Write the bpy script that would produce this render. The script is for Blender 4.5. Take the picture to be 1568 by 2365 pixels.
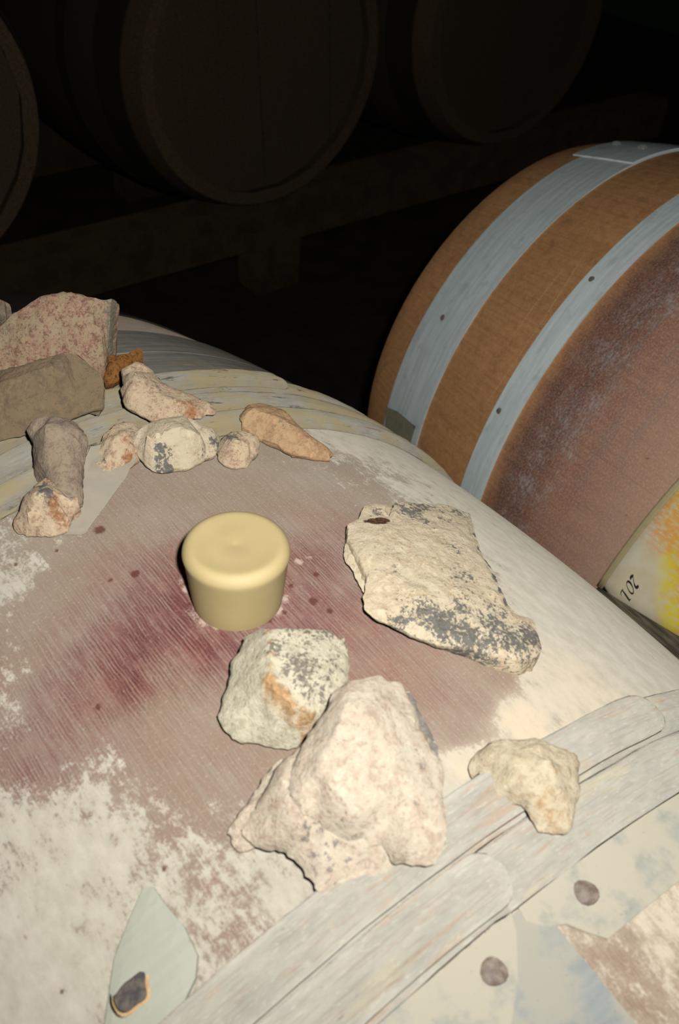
import bpy, math, random
import numpy as np
from mathutils import Vector, Matrix, noise as mnoise
from mathutils.geometry import delaunay_2d_cdt

for o in list(bpy.data.objects):
    bpy.data.objects.remove(o)
scene = bpy.context.scene
C = scene.collection
rng = np.random.default_rng(7)
random.seed(7)

# ------------------------------------------------------------------ camera, world, flash, exposure
W_PX, H_PX = 1568, 2365
Z0 = 0.48                                   # height of the barrel axes above the cellar floor
F_PX = 2233.3
CAM = np.array([-0.1703, -0.2740, 0.6891 + Z0])
CR = np.array([0.79623563, -0.60283042, 0.05103235])
CU = np.array([0.36570119, 0.54678894, 0.75318291])
CF = np.array([0.4819455, 0.58104847, -0.65582864])
cam_data = bpy.data.cameras.new('camera')
cam = bpy.data.objects.new('camera', cam_data)
C.objects.link(cam)
cam.matrix_world = Matrix(((CR[0], CU[0], -CF[0], CAM[0]), (CR[1], CU[1], -CF[1], CAM[1]),
                           (CR[2], CU[2], -CF[2], CAM[2]), (0, 0, 0, 1)))
cam_data.sensor_fit = 'HORIZONTAL'
cam_data.sensor_width = 24.0
cam_data.lens = F_PX / W_PX * 24.0
cam_data.clip_start = 0.02
cam_data.dof.use_dof = True
cam_data.dof.focus_distance = 0.60
cam_data.dof.aperture_fstop = 14.0
scene.camera = cam

world = bpy.data.worlds.new('cellar_dark')
scene.world = world
world.use_nodes = True
world.node_tree.nodes['Background'].inputs[0].default_value = (0.55, 0.95, 0.62, 1)
world.node_tree.nodes['Background'].inputs[1].default_value = 0.0016

fl = bpy.data.lights.new('camera_flash', 'SPOT')
flash = bpy.data.objects.new('camera_flash', fl)
C.objects.link(flash)
flash.location = Vector(CAM + CR * 0.030 + CU * 0.030)
aim = CF + CR * 0.0 + CU * 0.10
flash.rotation_euler = Vector(-aim).to_track_quat('Z', 'Y').to_euler()
fl.spot_size = math.radians(135)
fl.spot_blend = 1.0
fl.energy = 19.2
fl.shadow_soft_size = 0.009
fl.color = (1.0, 0.985, 0.96)

vs = scene.view_settings
vs.view_transform = 'Standard'
vs.look = 'None'
vs.exposure = 0.0
vs.gamma = 1.0
vs.use_curve_mapping = False

# ------------------------------------------------------------------ barrel geometry and photo rays
RB, RH, L2 = 0.35, 0.283, 0.4726


def prof(y):
    return RB - (RB - RH) * (np.asarray(y) / L2) ** 2


class Frame:
    """A barrel lying along its local Y; s = arc length from the crown (metres at the bilge), y = axial, h = height above the staves."""

    def __init__(self, center, az=0.0):
        self.c = np.array(center, float)
        ca, sa = math.cos(az), math.sin(az)
        self.R = np.array([[ca, -sa, 0], [sa, ca, 0], [0, 0, 1.0]])
        self.az = az

    def local(self, s, y, h):
        s, y, h = np.broadcast_arrays(np.asarray(s, float), np.asarray(y, float), np.asarray(h, float))
        th = s / RB
        r = prof(y) + h
        return np.stack([r * np.sin(th), y, r * np.cos(th)], -1)

    def world(self, s, y, h):
        return self.local(s, y, h) @ self.R.T + self.c

    def px(self, pts, h=0.0):
        """photo pixels -> (s, y) where the view ray meets the surface h above the staves"""
        pts = np.atleast_2d(np.asarray(pts, float))
        h = np.broadcast_to(np.asarray(h, float), (len(pts),))
        d = CF + ((pts[:, 0] - W_PX / 2) / F_PX)[:, None] * CR - ((pts[:, 1] - H_PX / 2) / F_PX)[:, None] * CU
        d = d / np.linalg.norm(d, axis=1)[:, None]
        o = (CAM - self.c) @ self.R
        d = d @ self.R
        T = np.linspace(0.15, 2.0, 1200)

        def val(t):
            P = o + d[:, None, :] * t[..., None]
            return np.hypot(P[..., 0], P[..., 2]) - prof(np.clip(P[..., 1], -L2, L2)) - h[:, None]
        v = val(np.broadcast_to(T, (len(pts), len(T))))
        neg = v < 0
        k = np.where(neg.any(1), neg.argmax(1), v.argmin(1))
        lo, hi = T[np.maximum(k - 1, 0)], T[k]
        for _ in range(18):
            m = (lo + hi) / 2
            vm = val(m[:, None])[:, 0]
            hi = np.where(vm < 0, m, hi)
            lo = np.where(vm < 0, lo, m)
        P = o + d * ((lo + hi) / 2)[:, None]
        return np.arctan2(P[:, 0], P[:, 2]) * RB, P[:, 1]


B1 = Frame((0, 0, Z0))
B2 = Frame((0.7512, -0.0135, Z0 - 0.0028), -0.0074)

# ------------------------------------------------------------------ small helpers


def tag(o, label=None, cat=None, group=None, kind=None):
    for k, v in (('label', label), ('category', cat), ('group', group), ('kind', kind)):
        if v:
            o[k] = v
    return o


def mesh_obj(name, verts, faces, mat, parent=None, smooth=True, attrs=None, sharp=None):
    me = bpy.data.meshes.new(name)
    me.from_pydata([tuple(map(float, v)) for v in verts], [], [tuple(map(int, f)) for f in faces])
    if smooth:
        me.polygons.foreach_set('use_smooth', [True] * len(me.polygons))
    for an, av in (attrs or {}).items():
        av = np.asarray(av, np.float32)
        if av.ndim == 2:
            a = me.attributes.new(an, 'FLOAT_VECTOR', 'POINT')
            a.data.foreach_set('vector', av.ravel())
        else:
            a = me.attributes.new(an, 'FLOAT', 'POINT')
            a.data.foreach_set('value', av)
    me.materials.append(mat)
    me.update()
    if sharp:
        me.set_sharp_from_angle(angle=math.radians(sharp))
    o = bpy.data.objects.new(name, me)
    C.objects.link(o)
    if parent:
        o.parent = parent
    return o


def empty(name, loc, rz=0.0):
    o = bpy.data.objects.new(name, None)
    o.empty_display_size = 0.1
    C.objects.link(o)
    o.location = Vector(loc)
    o.rotation_euler = (0, 0, rz)
    return o


class Nodes:
    def __init__(self, name, k=1.0):
        self.k = k
        self.m = bpy.data.materials.new(name)
        self.m.use_nodes = True
        self.t = self.m.node_tree
        self.t.nodes.clear()
        self.out = self.t.nodes.new('ShaderNodeOutputMaterial')
        self.bsdf = self.t.nodes.new('ShaderNodeBsdfPrincipled')
        self.t.links.new(self.bsdf.outputs[0], self.out.inputs[0])

    def put(self, sock, v):
        if isinstance(v, bpy.types.NodeSocket):
            self.t.links.new(v, sock)
        else:
            if sock.type == 'RGBA' and len(v) == 3:
                v = (*v, 1)
            sock.default_value = v

    def set(self, **kw):
        if self.k != 1.0:
            kw['Base_Color'] = self.mix(1.0, kw['Base_Color'], (self.k,) * 3, 'MULTIPLY')
        for k, v in kw.items():
            self.put(self.bsdf.inputs[k.replace('_', ' ')], v)

    def attr(self, name, out='Fac'):
        n = self.t.nodes.new('ShaderNodeAttribute')
        n.attribute_name = name
        return n.outputs[out]

    def coord(self, out='Object'):
        return self.t.nodes.new('ShaderNodeTexCoord').outputs[out]

    def scale(self, v, s):
        n = self.t.nodes.new('ShaderNodeVectorMath')
        n.operation = 'MULTIPLY'
        self.put(n.inputs[0], v)
        n.inputs[1].default_value = s
        return n.outputs[0]

    def vadd(self, a, b):
        n = self.t.nodes.new('ShaderNodeVectorMath')
        n.operation = 'ADD'
        self.put(n.inputs[0], a)
        self.put(n.inputs[1], b)
        return n.outputs[0]

    def noise(self, v, scale, detail=4, rough=0.55, distort=0.0, out='Fac'):
        n = self.t.nodes.new('ShaderNodeTexNoise')
        self.put(n.inputs['Vector'], v)
        n.inputs['Scale'].default_value = scale
        n.inputs['Detail'].default_value = detail
        n.inputs['Roughness'].default_value = rough
        n.inputs['Distortion'].default_value = distort
        return n.outputs[out]

    def voronoi(self, v, scale, feature='F1', out='Distance'):
        n = self.t.nodes.new('ShaderNodeTexVoronoi')
        n.feature = feature
        self.put(n.inputs['Vector'], v)
        n.inputs['Scale'].default_value = scale
        return n.outputs[out]

    def math(self, op, a, b=0.0, c=None, clamp=False):
        n = self.t.nodes.new('ShaderNodeMath')
        n.operation = op
        n.use_clamp = clamp
        self.put(n.inputs[0], a)
        self.put(n.inputs[1], b)
        if c is not None:
            self.put(n.inputs[2], c)
        return n.outputs[0]

    def add(self, *a):
        r = a[0]
        for x in a[1:]:
            r = self.math('ADD', r, x)
        return r

    def mul(self, a, b):
        return self.math('MULTIPLY', a, b)

    def step(self, v, lo, hi, to0=0.0, to1=1.0):
        n = self.t.nodes.new('ShaderNodeMapRange')
        n.interpolation_type = 'SMOOTHSTEP'
        self.put(n.inputs[0], v)
        for i, x in enumerate((lo, hi, to0, to1)):
            n.inputs[i + 1].default_value = x
        return n.outputs[0]

    def mix(self, f, a, b, blend='MIX'):
        n = self.t.nodes.new('ShaderNodeMix')
        n.data_type = 'RGBA'
        n.blend_type = blend
        self.put(n.inputs[0], f)
        self.put(n.inputs[6], a)
        self.put(n.inputs[7], b)
        return n.outputs[2]

    def bump(self, h, strength=0.5, dist=0.001, prev=None):
        n = self.t.nodes.new('ShaderNodeBump')
        n.inputs['Strength'].default_value = strength
        n.inputs['Distance'].default_value = dist
        self.put(n.inputs['Height'], h)
        if prev is not None:
            self.put(n.inputs['Normal'], prev)
        return n.outputs[0]

    def sep(self, v):
        n = self.t.nodes.new('ShaderNodeSeparateXYZ')
        self.put(n.inputs[0], v)
        return n.outputs


def lin(r, g, b):
    f = lambda c: (c / 255 / 12.92) if c / 255 <= 0.04045 else ((c / 255 + 0.055) / 1.055) ** 2.4
    return (f(r), f(g), f(b))


# ------------------------------------------------------------------ materials
NEAR = 0.74   # colours on the near barrel darkened to even out the flash falloff


def mat_near_stave():
    n = Nodes('dusty_wine_stained_oak', NEAR)
    V = n.attr('syh', 'Vector')
    streak = n.noise(n.scale(V, (1, 0.055, 1)), 640, 4, 0.6)
    fine = n.noise(n.scale(V, (1, 0.10, 1)), 900, 2, 0.6)
    mott = n.noise(n.scale(V, (1, 0.55, 1)), 130, 8, 0.68)
    big = n.noise(V, 22, 3, 0.5)
    speck = n.noise(V, 700, 3, 0.7)
    su = n.sep(V)[0]
    hatch = n.math('SINE', n.add(n.mul(su, 2 * math.pi / 0.0016), n.mul(n.math('SUBTRACT', n.noise(n.scale(V, (1, 0.5, 1)), 60, 4, 0.6), 0.5), 22.0)))
    hatch = n.mul(n.step(hatch, 0.0, 0.8), n.step(n.noise(V, 70, 4, 0.6), 0.36, 0.58))
    base = n.mix(n.step(big, 0.3, 0.7), lin(147, 135, 117), lin(156, 146, 130))
    base = n.mix(n.step(streak, 0.35, 0.7, 0, 0.35), base, lin(140, 118, 98))
    # wine
    st = n.attr('stain')
    sf = n.math('MULTIPLY', n.math('POWER', n.math('MAXIMUM', st, 0.0), 1.35), n.add(n.step(streak, 0.32, 0.66, 0.70, 1.12), n.math('MULTIPLY', n.math('SUBTRACT', mott, 0.5), 0.9)), clamp=True)
    wine = n.mix(n.step(big, 0.35, 0.65), lin(142, 86, 76), lin(128, 80, 80))
    col = n.mix(sf, base, wine)
    deep = n.math('MULTIPLY', n.attr('deep'), n.add(n.step(streak, 0.42, 0.60, 0.25, 1.0), n.math('MULTIPLY', n.math('SUBTRACT', mott, 0.5), 1.2)), clamp=True)
    col = n.mix(deep, col, lin(98, 60, 58))
    col = n.mix(n.mul(n.mul(hatch, n.math('ADD', n.mul(n.attr('deep'), 1.0), n.mul(st, 0.4))), 0.95), col, lin(88, 50, 50))
    col = n.mix(n.mul(n.step(speck, 0.54, 0.70, 0, 0.5), n.math('SUBTRACT', 1.0, n.mul(st, 0.6))), col, lin(192, 176, 152))
    # dust
    d = n.add(n.attr('dust'), n.mul(n.math('SUBTRACT', mott, 0.5), 1.15), n.mul(n.math('SUBTRACT', streak, 0.5), 0.5), n.mul(n.math('SUBTRACT', speck, 0.5), 0.45), n.mul(n.math('SUBTRACT', n.noise(n.scale(V, (1, 0.7, 1)), 300, 5, 0.7, 0.4), 0.5), 0.8))
    df = n.step(d, 0.42, 0.72, 0.0, 0.90)
    dustc = n.mix(n.step(mott, 0.3, 0.75), lin(180, 174, 157), lin(200, 194, 178))
    dustc = n.mix(n.step(speck, 0.58, 0.75, 0, 0.35), dustc, lin(150, 138, 122))
    col = n.mix(df, col, dustc)
    col = n.mix(n.math('MULTIPLY', n.attr('sand'), n.step(mott, 0.25, 0.55), clamp=True), col, lin(208, 190, 164))
    col = n.mix(n.step(n.add(n.mul(n.attr('crust'), 0.8), n.mul(n.math('SUBTRACT', mott, 0.5), 1.9), n.mul(n.math('SUBTRACT', speck, 0.5), 0.6)), 0.42, 0.85, 0, 0.75), col, lin(196, 176, 160))
    col = n.mix(n.mul(n.step(n.add(n.attr('drop'), n.mul(n.math('SUBTRACT', mott, 0.5), 1.3), n.mul(n.math('SUBTRACT', speck, 0.5), 0.8)), 0.45, 0.85, 0, 0.85), n.step(n.attr('drop'), 0.05, 0.3)), col, lin(92, 50, 40))
    # dark flecks in the dust
    fl_ = n.step(n.noise(n.scale(V, (1, 0.5, 1)), 260, 2, 0.5), 0.73, 0.79, 0, 0.45)
    col = n.mix(fl_, col, lin(120, 92, 78))
    hgt = n.add(n.mul(streak, 0.7), n.mul(fine, 0.3), n.mul(mott, 0.5), n.mul(df, 0.25))
    n.set(Base_Color=col, Roughness=0.9, Diffuse_Roughness=1.0, Normal=n.bump(hgt, 0.35, 0.0008))
    n.bsdf.inputs['Specular IOR Level'].default_value = 0.2
    return n.m


def mat_oak(name, c0, c1, c2, stain=False, dirt=0.4, chime=None):
    n = Nodes(name)
    V = n.attr('syh', 'Vector')
    rnd = n.t.nodes.new('ShaderNodeObjectInfo').outputs['Random']
    grain = n.noise(n.scale(V, (1, 0.05, 1)), 260, 5, 0.6)
    mott = n.noise(V, 60, 6, 0.65)
    fine = n.noise(V, 500, 3, 0.65)
    col = n.mix(n.step(n.add(n.mul(grain, 0.45), n.mul(n.noise(V, 140, 6, 0.7), 0.55)), 0.36, 0.64), c0, c1)
    col = n.mix(n.mul(rnd, 0.2), col, c2)
    col = n.mix(n.step(mott, 0.5, 0.75, 0, dirt), col, c2)
    if stain:
        y = n.sep(V)[1]
        s = n.sep(V)[0]
        edge = n.add(y, n.mul(n.math('SUBTRACT', mott, 0.5), 0.03))
        rf = n.step(edge, 0.235, 0.205)
        wine = n.mix(n.step(mott, 0.35, 0.65), lin(154, 100, 82), lin(172, 124, 102))
        wine = n.mix(n.step(grain, 0.35, 0.65, 0, 0.5), wine, lin(108, 82, 76))
        bands = n.noise(n.scale(V, (0.06, 1, 1)), 75, 4, 0.6)
        wine = n.mix(n.step(bands, 0.50, 0.68, 0, 0.6), wine, lin(118, 104, 106))
        wine = n.mix(n.step(n.noise(V, 26, 6, 0.7), 0.50, 0.68, 0, 0.6), wine, lin(146, 84, 72))
        wine = n.mix(n.step(fine, 0.48, 0.66, 0, 0.45), wine, lin(180, 150, 134))
        # greyer, dustier wood towards the bung line
        wine = n.mix(n.mul(n.step(edge, 0.19, 0.03), 0.75), wine, lin(186, 156, 134))
        col = n.mix(rf, col, wine)
        dk = n.mul(n.step(edge, 0.150, 0.185), n.step(edge, 0.232, 0.205))
        col = n.mix(n.mul(dk, 0.55), col, lin(78, 48, 48))
        band = n.mul(n.step(y, 0.125, 0.165), n.step(y, 0.225, 0.19))
        sc = n.step(n.add(n.noise(n.scale(V, (0.45, 1, 1)), 420, 5, 0.8, 0.5), n.mul(n.math('SUBTRACT', n.noise(V, 40, 4, 0.6), 0.5), 0.5), n.mul(band, 0.16)), 0.62, 0.90, 0, 0.8)
        col = n.mix(n.mul(sc, rf), col, lin(176, 176, 176))
        # two long pale scratches running round between the hoops
        for a, b, s0, s1 in ((0.2690, -0.10, -0.40, -0.20), (0.2905, 0.012, -0.33, -0.22)):
            line = n.math('ABSOLUTE', n.math('SUBTRACT', y, n.add(a, n.mul(n.math('ADD', s, 0.32), n.mul(n.math('ADD', s, 0.32), 1.2 if b < 0 else 0.2)))))
            m = n.mul(n.step(line, 0.0011, 0.0003), n.mul(n.step(s, s0, s0 + 0.02), n.step(s, s1, s1 - 0.02)))
            col = n.mix(n.mul(m, n.step(fine, 0.38, 0.55, 0, 0.75)), col, lin(205, 170, 120))
    if chime:
        col = n.mix(n.step(n.math('ABSOLUTE', n.sep(V)[1]), L2 - 0.052, L2 - 0.044), col, chime)
    pit = n.step(n.noise(n.scale(V, (1, 0.5, 1)), 190, 2, 0.5), 0.70, 0.78, 0, 0.7)
    col = n.mix(pit, col, lin(50, 34, 26))
    col = n.mix(n.step(fine, 0.35, 0.8, 0, 0.35), col, n.mix(0.5, c0, lin(225, 205, 170)))
    n.set(Base_Color=col, Roughness=0.72, Diffuse_Roughness=0.0, Normal=n.bump(n.add(n.mul(grain, 0.5), n.mul(fine, 0.5)), 0.22, 0.0008))
    n.bsdf.inputs['Specular IOR Level'].default_value = 0.25
    return n.m


def mat_hoopwood(name='dusty_chestnut_hoop', sand=0.0):
    n = Nodes(name, NEAR * (0.86 if sand else 0.97))
    V = n.attr('syh', 'Vector')
    rnd = n.t.nodes.new('ShaderNodeObjectInfo').outputs['Random']
    V = n.vadd(V, n.scale(n.t.nodes.new('ShaderNodeObjectInfo').outputs['Location'], (3, 3, 3)))
    strk = n.noise(n.scale(V, (0.10, 1, 1)), 330, 5, 0.62, 0.3)
    mott = n.noise(n.scale(V, (0.5, 1, 1)), 120, 7, 0.68)
    fine = n.noise(n.scale(V, (0.3, 1, 1)), 700, 3, 0.65)
    col = n.mix(n.step(mott, 0.3, 0.72), lin(178, 174, 160), lin(160, 157, 146))
    col = n.mix(n.step(n.noise(n.scale(V, (0.3, 1, 1)), 60, 3, 0.6), 0.55, 0.78, 0, 0.55), col, lin(200, 184, 144))
    col = n.mix(n.step(n.add(strk, n.mul(n.math('SUBTRACT', n.noise(V, 18, 3, 0.6), 0.5), 0.5)), 0.53, 0.70, 0, 0.55), col, lin(174, 146, 122))
    col = n.mix(n.step(n.noise(n.scale(V, (0.05, 1, 1)), 900, 3, 0.6), 0.50, 0.68, 0, 0.4), col, lin(150, 138, 122))
    col = n.mix(n.step(fine, 0.55, 0.72, 0, 0.5), col, lin(198, 194, 178))
    col = n.mix(n.step(n.add(strk, n.mul(mott, 0.4)), 0.84, 0.96, 0, 0.6), col, lin(136, 112, 98))
    col = n.mix(n.step(n.noise(n.scale(V, (0.25, 1, 1)), 420, 3, 0.6), 0.70, 0.80, 0, 0.6), col, lin(110, 98, 86))
    if sand:
        col = n.mix(n.step(n.noise(n.scale(V, (0.5, 1, 1)), 45, 5, 0.6), 0.62, 0.40, 0, sand), col, lin(178, 162, 122))
        col = n.mix(n.step(n.noise(n.scale(V, (0.3, 1, 1)), 130, 5, 0.7), 0.58, 0.68, 0, 0.85), col, lin(80, 75, 66))
    n.set(Base_Color=col, Roughness=0.9, Diffuse_Roughness=1.0, Normal=n.bump(n.add(strk, n.mul(fine, 0.5)), 0.55, 0.0014))
    n.bsdf.inputs['Specular IOR Level'].default_value = 0.15
    return n.m


def mat_metal(name, c0, c1, c2, rough=0.55, metallic=0.0, dust=None, k=1.0):
    n = Nodes(name, k)
    V = n.attr('syh', 'Vector')
    strk = n.noise(n.scale(V, (0.07, 1, 1)), 260, 5, 0.6)
    mott = n.noise(n.scale(V, (0.6, 1, 1)), 75, 7, 0.66)
    fine = n.noise(V, 650, 3, 0.7)
    col = n.mix(n.step(strk, 0.34, 0.66), c0, c1)
    col = n.mix(n.step(mott, 0.52, 0.74, 0, 0.65), col, c2)
    if dust:
        col = n.mix(n.step(n.noise(V, 55, 6, 0.62), 0.36, 0.54), col, dust)
    col = n.mix(n.step(fine, 0.66, 0.74, 0, 0.5), col, lin(92, 76, 62))
    n.set(Base_Color=col, Roughness=rough, Metallic=metallic, Diffuse_Roughness=0.9 if dust else 0.0, Normal=n.bump(n.add(strk, n.mul(fine, 0.5)), 0.2, 0.0006))
    n.bsdf.inputs['Specular IOR Level'].default_value = 0.35
    return n.m


def mat_plain(name, c0, c1, scale=80, rough=0.8, bump=0.3, spec=0.2, coord='Object'):
    n = Nodes(name)
    V = n.coord(coord)
    a = n.noise(V, scale, 6, 0.62)
    b = n.noise(V, scale * 7, 3, 0.6)
    col = n.mix(n.step(n.add(a, n.mul(n.math('SUBTRACT', b, 0.5), 0.4)), 0.35, 0.68), c0, c1)
    n.set(Base_Color=col, Roughness=rough, Diffuse_Roughness=0.8, Normal=n.bump(n.add(a, n.mul(b, 0.4)), bump, 0.1 / scale))
    n.bsdf.inputs['Specular IOR Level'].default_value = spec
    return n.m


def mat_rock(name, c0, c1, c2, grey=None, rust=None, scale=1.0, speck=0.5, bump=0.7, pale=None, k=1.0):
    """c0/c1 two body tones, c2 fine flecks; vertex masks carry lichen and dark edge strips (grey), iron stain (rust), dark pits (dark), walls darkened as if shaded (side)"""
    n = Nodes(name, NEAR * k)
    V = n.coord('Object')
    a = n.noise(V, 45 * scale, 6, 0.62, 0.4)
    b = n.noise(V, 170 * scale, 6, 0.70, 0.3)
    f = n.noise(V, 520 * scale, 5, 0.72)
    g = n.noise(V, 300 * scale, 4, 0.65, 0.8)
    strata = n.noise(n.scale(V, (0.25, 0.25, 2.2)), 260 * scale, 4, 0.6)
    cen = lambda x, k: n.mul(n.math('SUBTRACT', x, 0.5), k)
    col = n.mix(n.step(n.add(a, cen(b, 0.9)), 0.36, 0.64), c0, c1)
    pc = pale or tuple(min(0.86, x * 1.16) for x in c0)
    col = n.mix(n.step(n.add(g, cen(a, 0.5)), 0.52, 0.66, 0, 0.75), col, pc)
    col = n.mix(n.step(n.add(f, cen(b, 0.9)), 0.50, 0.66, 0, min(1, speck * 1.25)), col, c2)
    col = n.mix(n.step(n.add(g, cen(f, 0.8)), 0.38, 0.24, 0, 0.7), col, tuple(x * 0.50 for x in c2))
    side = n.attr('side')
    col = n.mix(n.mul(side, n.step(strata, 0.40, 0.62, 0.15, 0.7)), col, tuple(x * y for x, y in zip(c2, (0.92, 0.86, 0.74))))  # walls tinted darker, standing in for shading the frontal flash leaves out
    rmask = n.step(n.add(n.attr('rust'), cen(b, 1.0), cen(f, 0.8)), 0.30, 0.80, 0, 0.85)
    col = n.mix(rmask, col, n.mix(n.step(f, 0.4, 0.6), rust or lin(170, 115, 65), tuple(x * 0.72 for x in (rust or lin(170, 115, 65)))))
    gmask = n.step(n.add(n.attr('grey'), cen(b, 1.0), cen(f, 1.5), cen(g, 0.7)), 0.40, 0.60, 0, 0.9)
    gc = grey or lin(96, 98, 100)
    col = n.mix(gmask, col, n.mix(n.step(g, 0.4, 0.62), gc, tuple(x * 1.5 for x in gc)))
    col = n.mix(n.step(n.add(n.attr('dark'), cen(b, 0.8)), 0.4, 0.6, 0, 0.95), col, n.mix(n.step(f, 0.45, 0.6), lin(46, 30, 22), lin(128, 74, 34)))
    hgt = n.add(n.mul(a, 0.8), n.mul(b, 1.1), n.mul(f, 0.55), n.mul(g, 0.5), n.mul(n.mul(side, strata), 1.2))
    n.set(Base_Color=col, Roughness=0.92, Diffuse_Roughness=0.9, Normal=n.bump(hgt, min(1.0, bump * 1.3), 0.0024 / scale))
    n.bsdf.inputs['Specular IOR Level'].default_value = 0.15
    return n.m


M = {}
M['near_stave'] = mat_near_stave()
M['oak2'] = mat_oak('brown_oak_with_wine_stain', lin(206, 150, 98), lin(178, 126, 79), lin(140, 97, 62), stain=True, dirt=0.7)
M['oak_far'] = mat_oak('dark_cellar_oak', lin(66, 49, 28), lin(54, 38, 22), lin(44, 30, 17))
M['oak_flank'] = mat_oak('very_dark_oak', lin(30, 26, 20), lin(24, 21, 16), lin(20, 18, 14), chime=lin(70, 52, 30))  # staves much darker than the heads, chime lighter
M['oak_under'] = mat_oak('plain_barrel_oak', lin(160, 125, 88), lin(140, 104, 70), lin(112, 80, 54))
M['hoopwood'] = mat_hoopwood()
M['hoopwood_far'] = mat_hoopwood('sandy_chestnut_hoop', 0.85)
M['galv'] = mat_metal('blue_grey_galvanised_steel', lin(222, 234, 232), lin(202, 214, 212), lin(176, 188, 188), 0.5)
M['galv_dusty'] = mat_metal('dusty_steel_hoop', lin(166, 166, 154), lin(156, 157, 147), lin(144, 138, 126), 0.75, dust=lin(184, 177, 158), k=NEAR * 0.94)
M['galv_blotch'] = mat_metal('blotched_steel_hoop', lin(150, 154, 148), lin(138, 144, 144), lin(132, 122, 116), 0.7, dust=lin(164, 160, 146), k=NEAR)
M['galv_brown'] = mat_metal('rust_streaked_far_hoop', lin(168, 164, 150), lin(140, 138, 130), lin(158, 118, 72), 0.7, k=1.1)
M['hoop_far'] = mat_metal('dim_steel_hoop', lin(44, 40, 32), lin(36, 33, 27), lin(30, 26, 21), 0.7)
M['rivet'] = mat_plain('rusty_rivet_head', lin(92, 78, 68), lin(124, 114, 102), 260, 0.6, 0.8, 0.4)
M['steel_rivet'] = mat_plain('bare_rivet_head', lin(110, 108, 104), lin(140, 140, 136), 300, 0.3, 0.3, 0.6)
M['green_metal'] = mat_metal('pale_green_painted_metal', lin(180, 181, 163), lin(174, 177, 160), lin(182, 178, 158), 0.75, k=NEAR * 0.85)
M['nail'] = mat_plain('dark_square_nail', lin(62, 58, 58), lin(96, 88, 80), 300, 0.6, 0.8)
M['rust_ring'] = mat_plain('rust_bleed', lin(168, 134, 96), lin(178, 152, 116), 200, 0.8, 0.2)
M['rail'] = mat_plain('old_rack_timber', lin(72, 60, 40), lin(56, 46, 31), 18, 0.85, 0.4)
M['floor'] = mat_plain('packed_earth_floor', lin(46, 41, 33), lin(32, 29, 24), 14, 0.95, 0.6)
M['wall'] = mat_plain('dark_cellar_stone', lin(70, 62, 52), lin(44, 40, 34), 6, 0.95, 0.6)

# ------------------------------------------------------------------ the room
def box(name, x0, x1, y0, y1, z0, z1, mat, parent=None, bev=0.004):
    v = [(x, y, z) for z in (z0, z1) for y in (y0, y1) for x in (x0, x1)]
    f = [(0, 2, 3, 1), (4, 5, 7, 6), (0, 1, 5, 4), (2, 6, 7, 3), (0, 4, 6, 2), (1, 3, 7, 5)]
    o = mesh_obj(name, v, f, mat, parent, smooth=False)
    if bev:
        b = o.modifiers.new('bevel', 'BEVEL')
        b.width = bev
        b.segments = 2
    return o


def grid_plane(name, o0, du, dv, nu, nv, amp, mat):
    vs_, fs = [], []
    o0, du, dv = map(np.array, (o0, du, dv))
    nrm = np.cross(du, dv)
    nrm = nrm / np.linalg.norm(nrm)
    for j in range(nv + 1):
        for i in range(nu + 1):
            p = o0 + du * i / nu + dv * j / nv
            vs_.append(p + nrm * amp * (mnoise.fractal(Vector(p * 3.0), 1.0, 2.0, 4) - 0.2))
    for j in range(nv):
        for i in range(nu):
            a = j * (nu + 1) + i
            fs.append((a, a + 1, a + nu + 2, a + nu + 1))
    return mesh_obj(name, vs_, fs, mat)


tag(grid_plane('floor', (-2.5, -2.0, -0.012), (6.5, 0, 0), (0, 5.2, 0), 60, 50, 0.008, M['floor']), kind='structure')
tag(grid_plane('wall_back', (-2.5, 3.1, 0), (6.5, 0, 0), (0, 0, 2.6), 50, 24, 0.03, M['wall']), kind='structure')

# ------------------------------------------------------------------ barrel builder
def ring_mesh(rings, closed):
    """rings: list of (M,3) arrays joined in order; each ring a closed loop"""
    Mr = len(rings[0])
    v = np.concatenate(rings)
    f = []
    n = len(rings)
    for k in range(n if closed else n - 1):
        a, b = k * Mr, ((k + 1) % n) * Mr
        for i in range(Mr):
            j = (i + 1) % Mr
            f.append((a + i, b + i, b + j, a + j))
    if not closed:
        f.append(tuple(range(Mr)))
        f.append(tuple(range((n - 1) * Mr, n * Mr))[::-1])
    return v, f


def stave(fr, th0, th1, ys, nth, mat, parent, attr_fn=None):
    w = round((th0 + th1) / 2 / (2 * math.pi)) * 2 * math.pi
    th0, th1 = th0 - w, th1 - w
    gap = (0.0 if attr_fn else 0.00006) / RB
    t = np.linspace(th0 + gap, th1 - gap, nth + 1)
    drop = np.zeros(nth + 1)
    drop[0] = drop[-1] = 0.00002 if attr_fn else 0.00022
    rings, att = [], []
    for y in ys:
        e = L2 - abs(y)
        dd = drop + 0.002 * max(0, 1 - e / 0.005)
        o = fr.local(t * RB, y, -dd)
        inner = fr.local(np.array([t[-1], t[0]]) * RB, y, -0.027)
        rings.append(np.concatenate([o, inner]))
        att.append(np.stack([np.concatenate([t * RB, [t[-1] * RB, t[0] * RB]]), np.full(nth + 3, y), np.concatenate([-dd, [-0.027] * 2])], 1))
    v, f = ring_mesh(rings, False)
    att = np.concatenate(att)
    attrs = {'syh': att}
    if attr_fn:
        attrs.update(attr_fn(att[:, 0], att[:, 1]))
    return mesh_obj('stave', v, f, mat, parent, True, attrs, 50)


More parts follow.
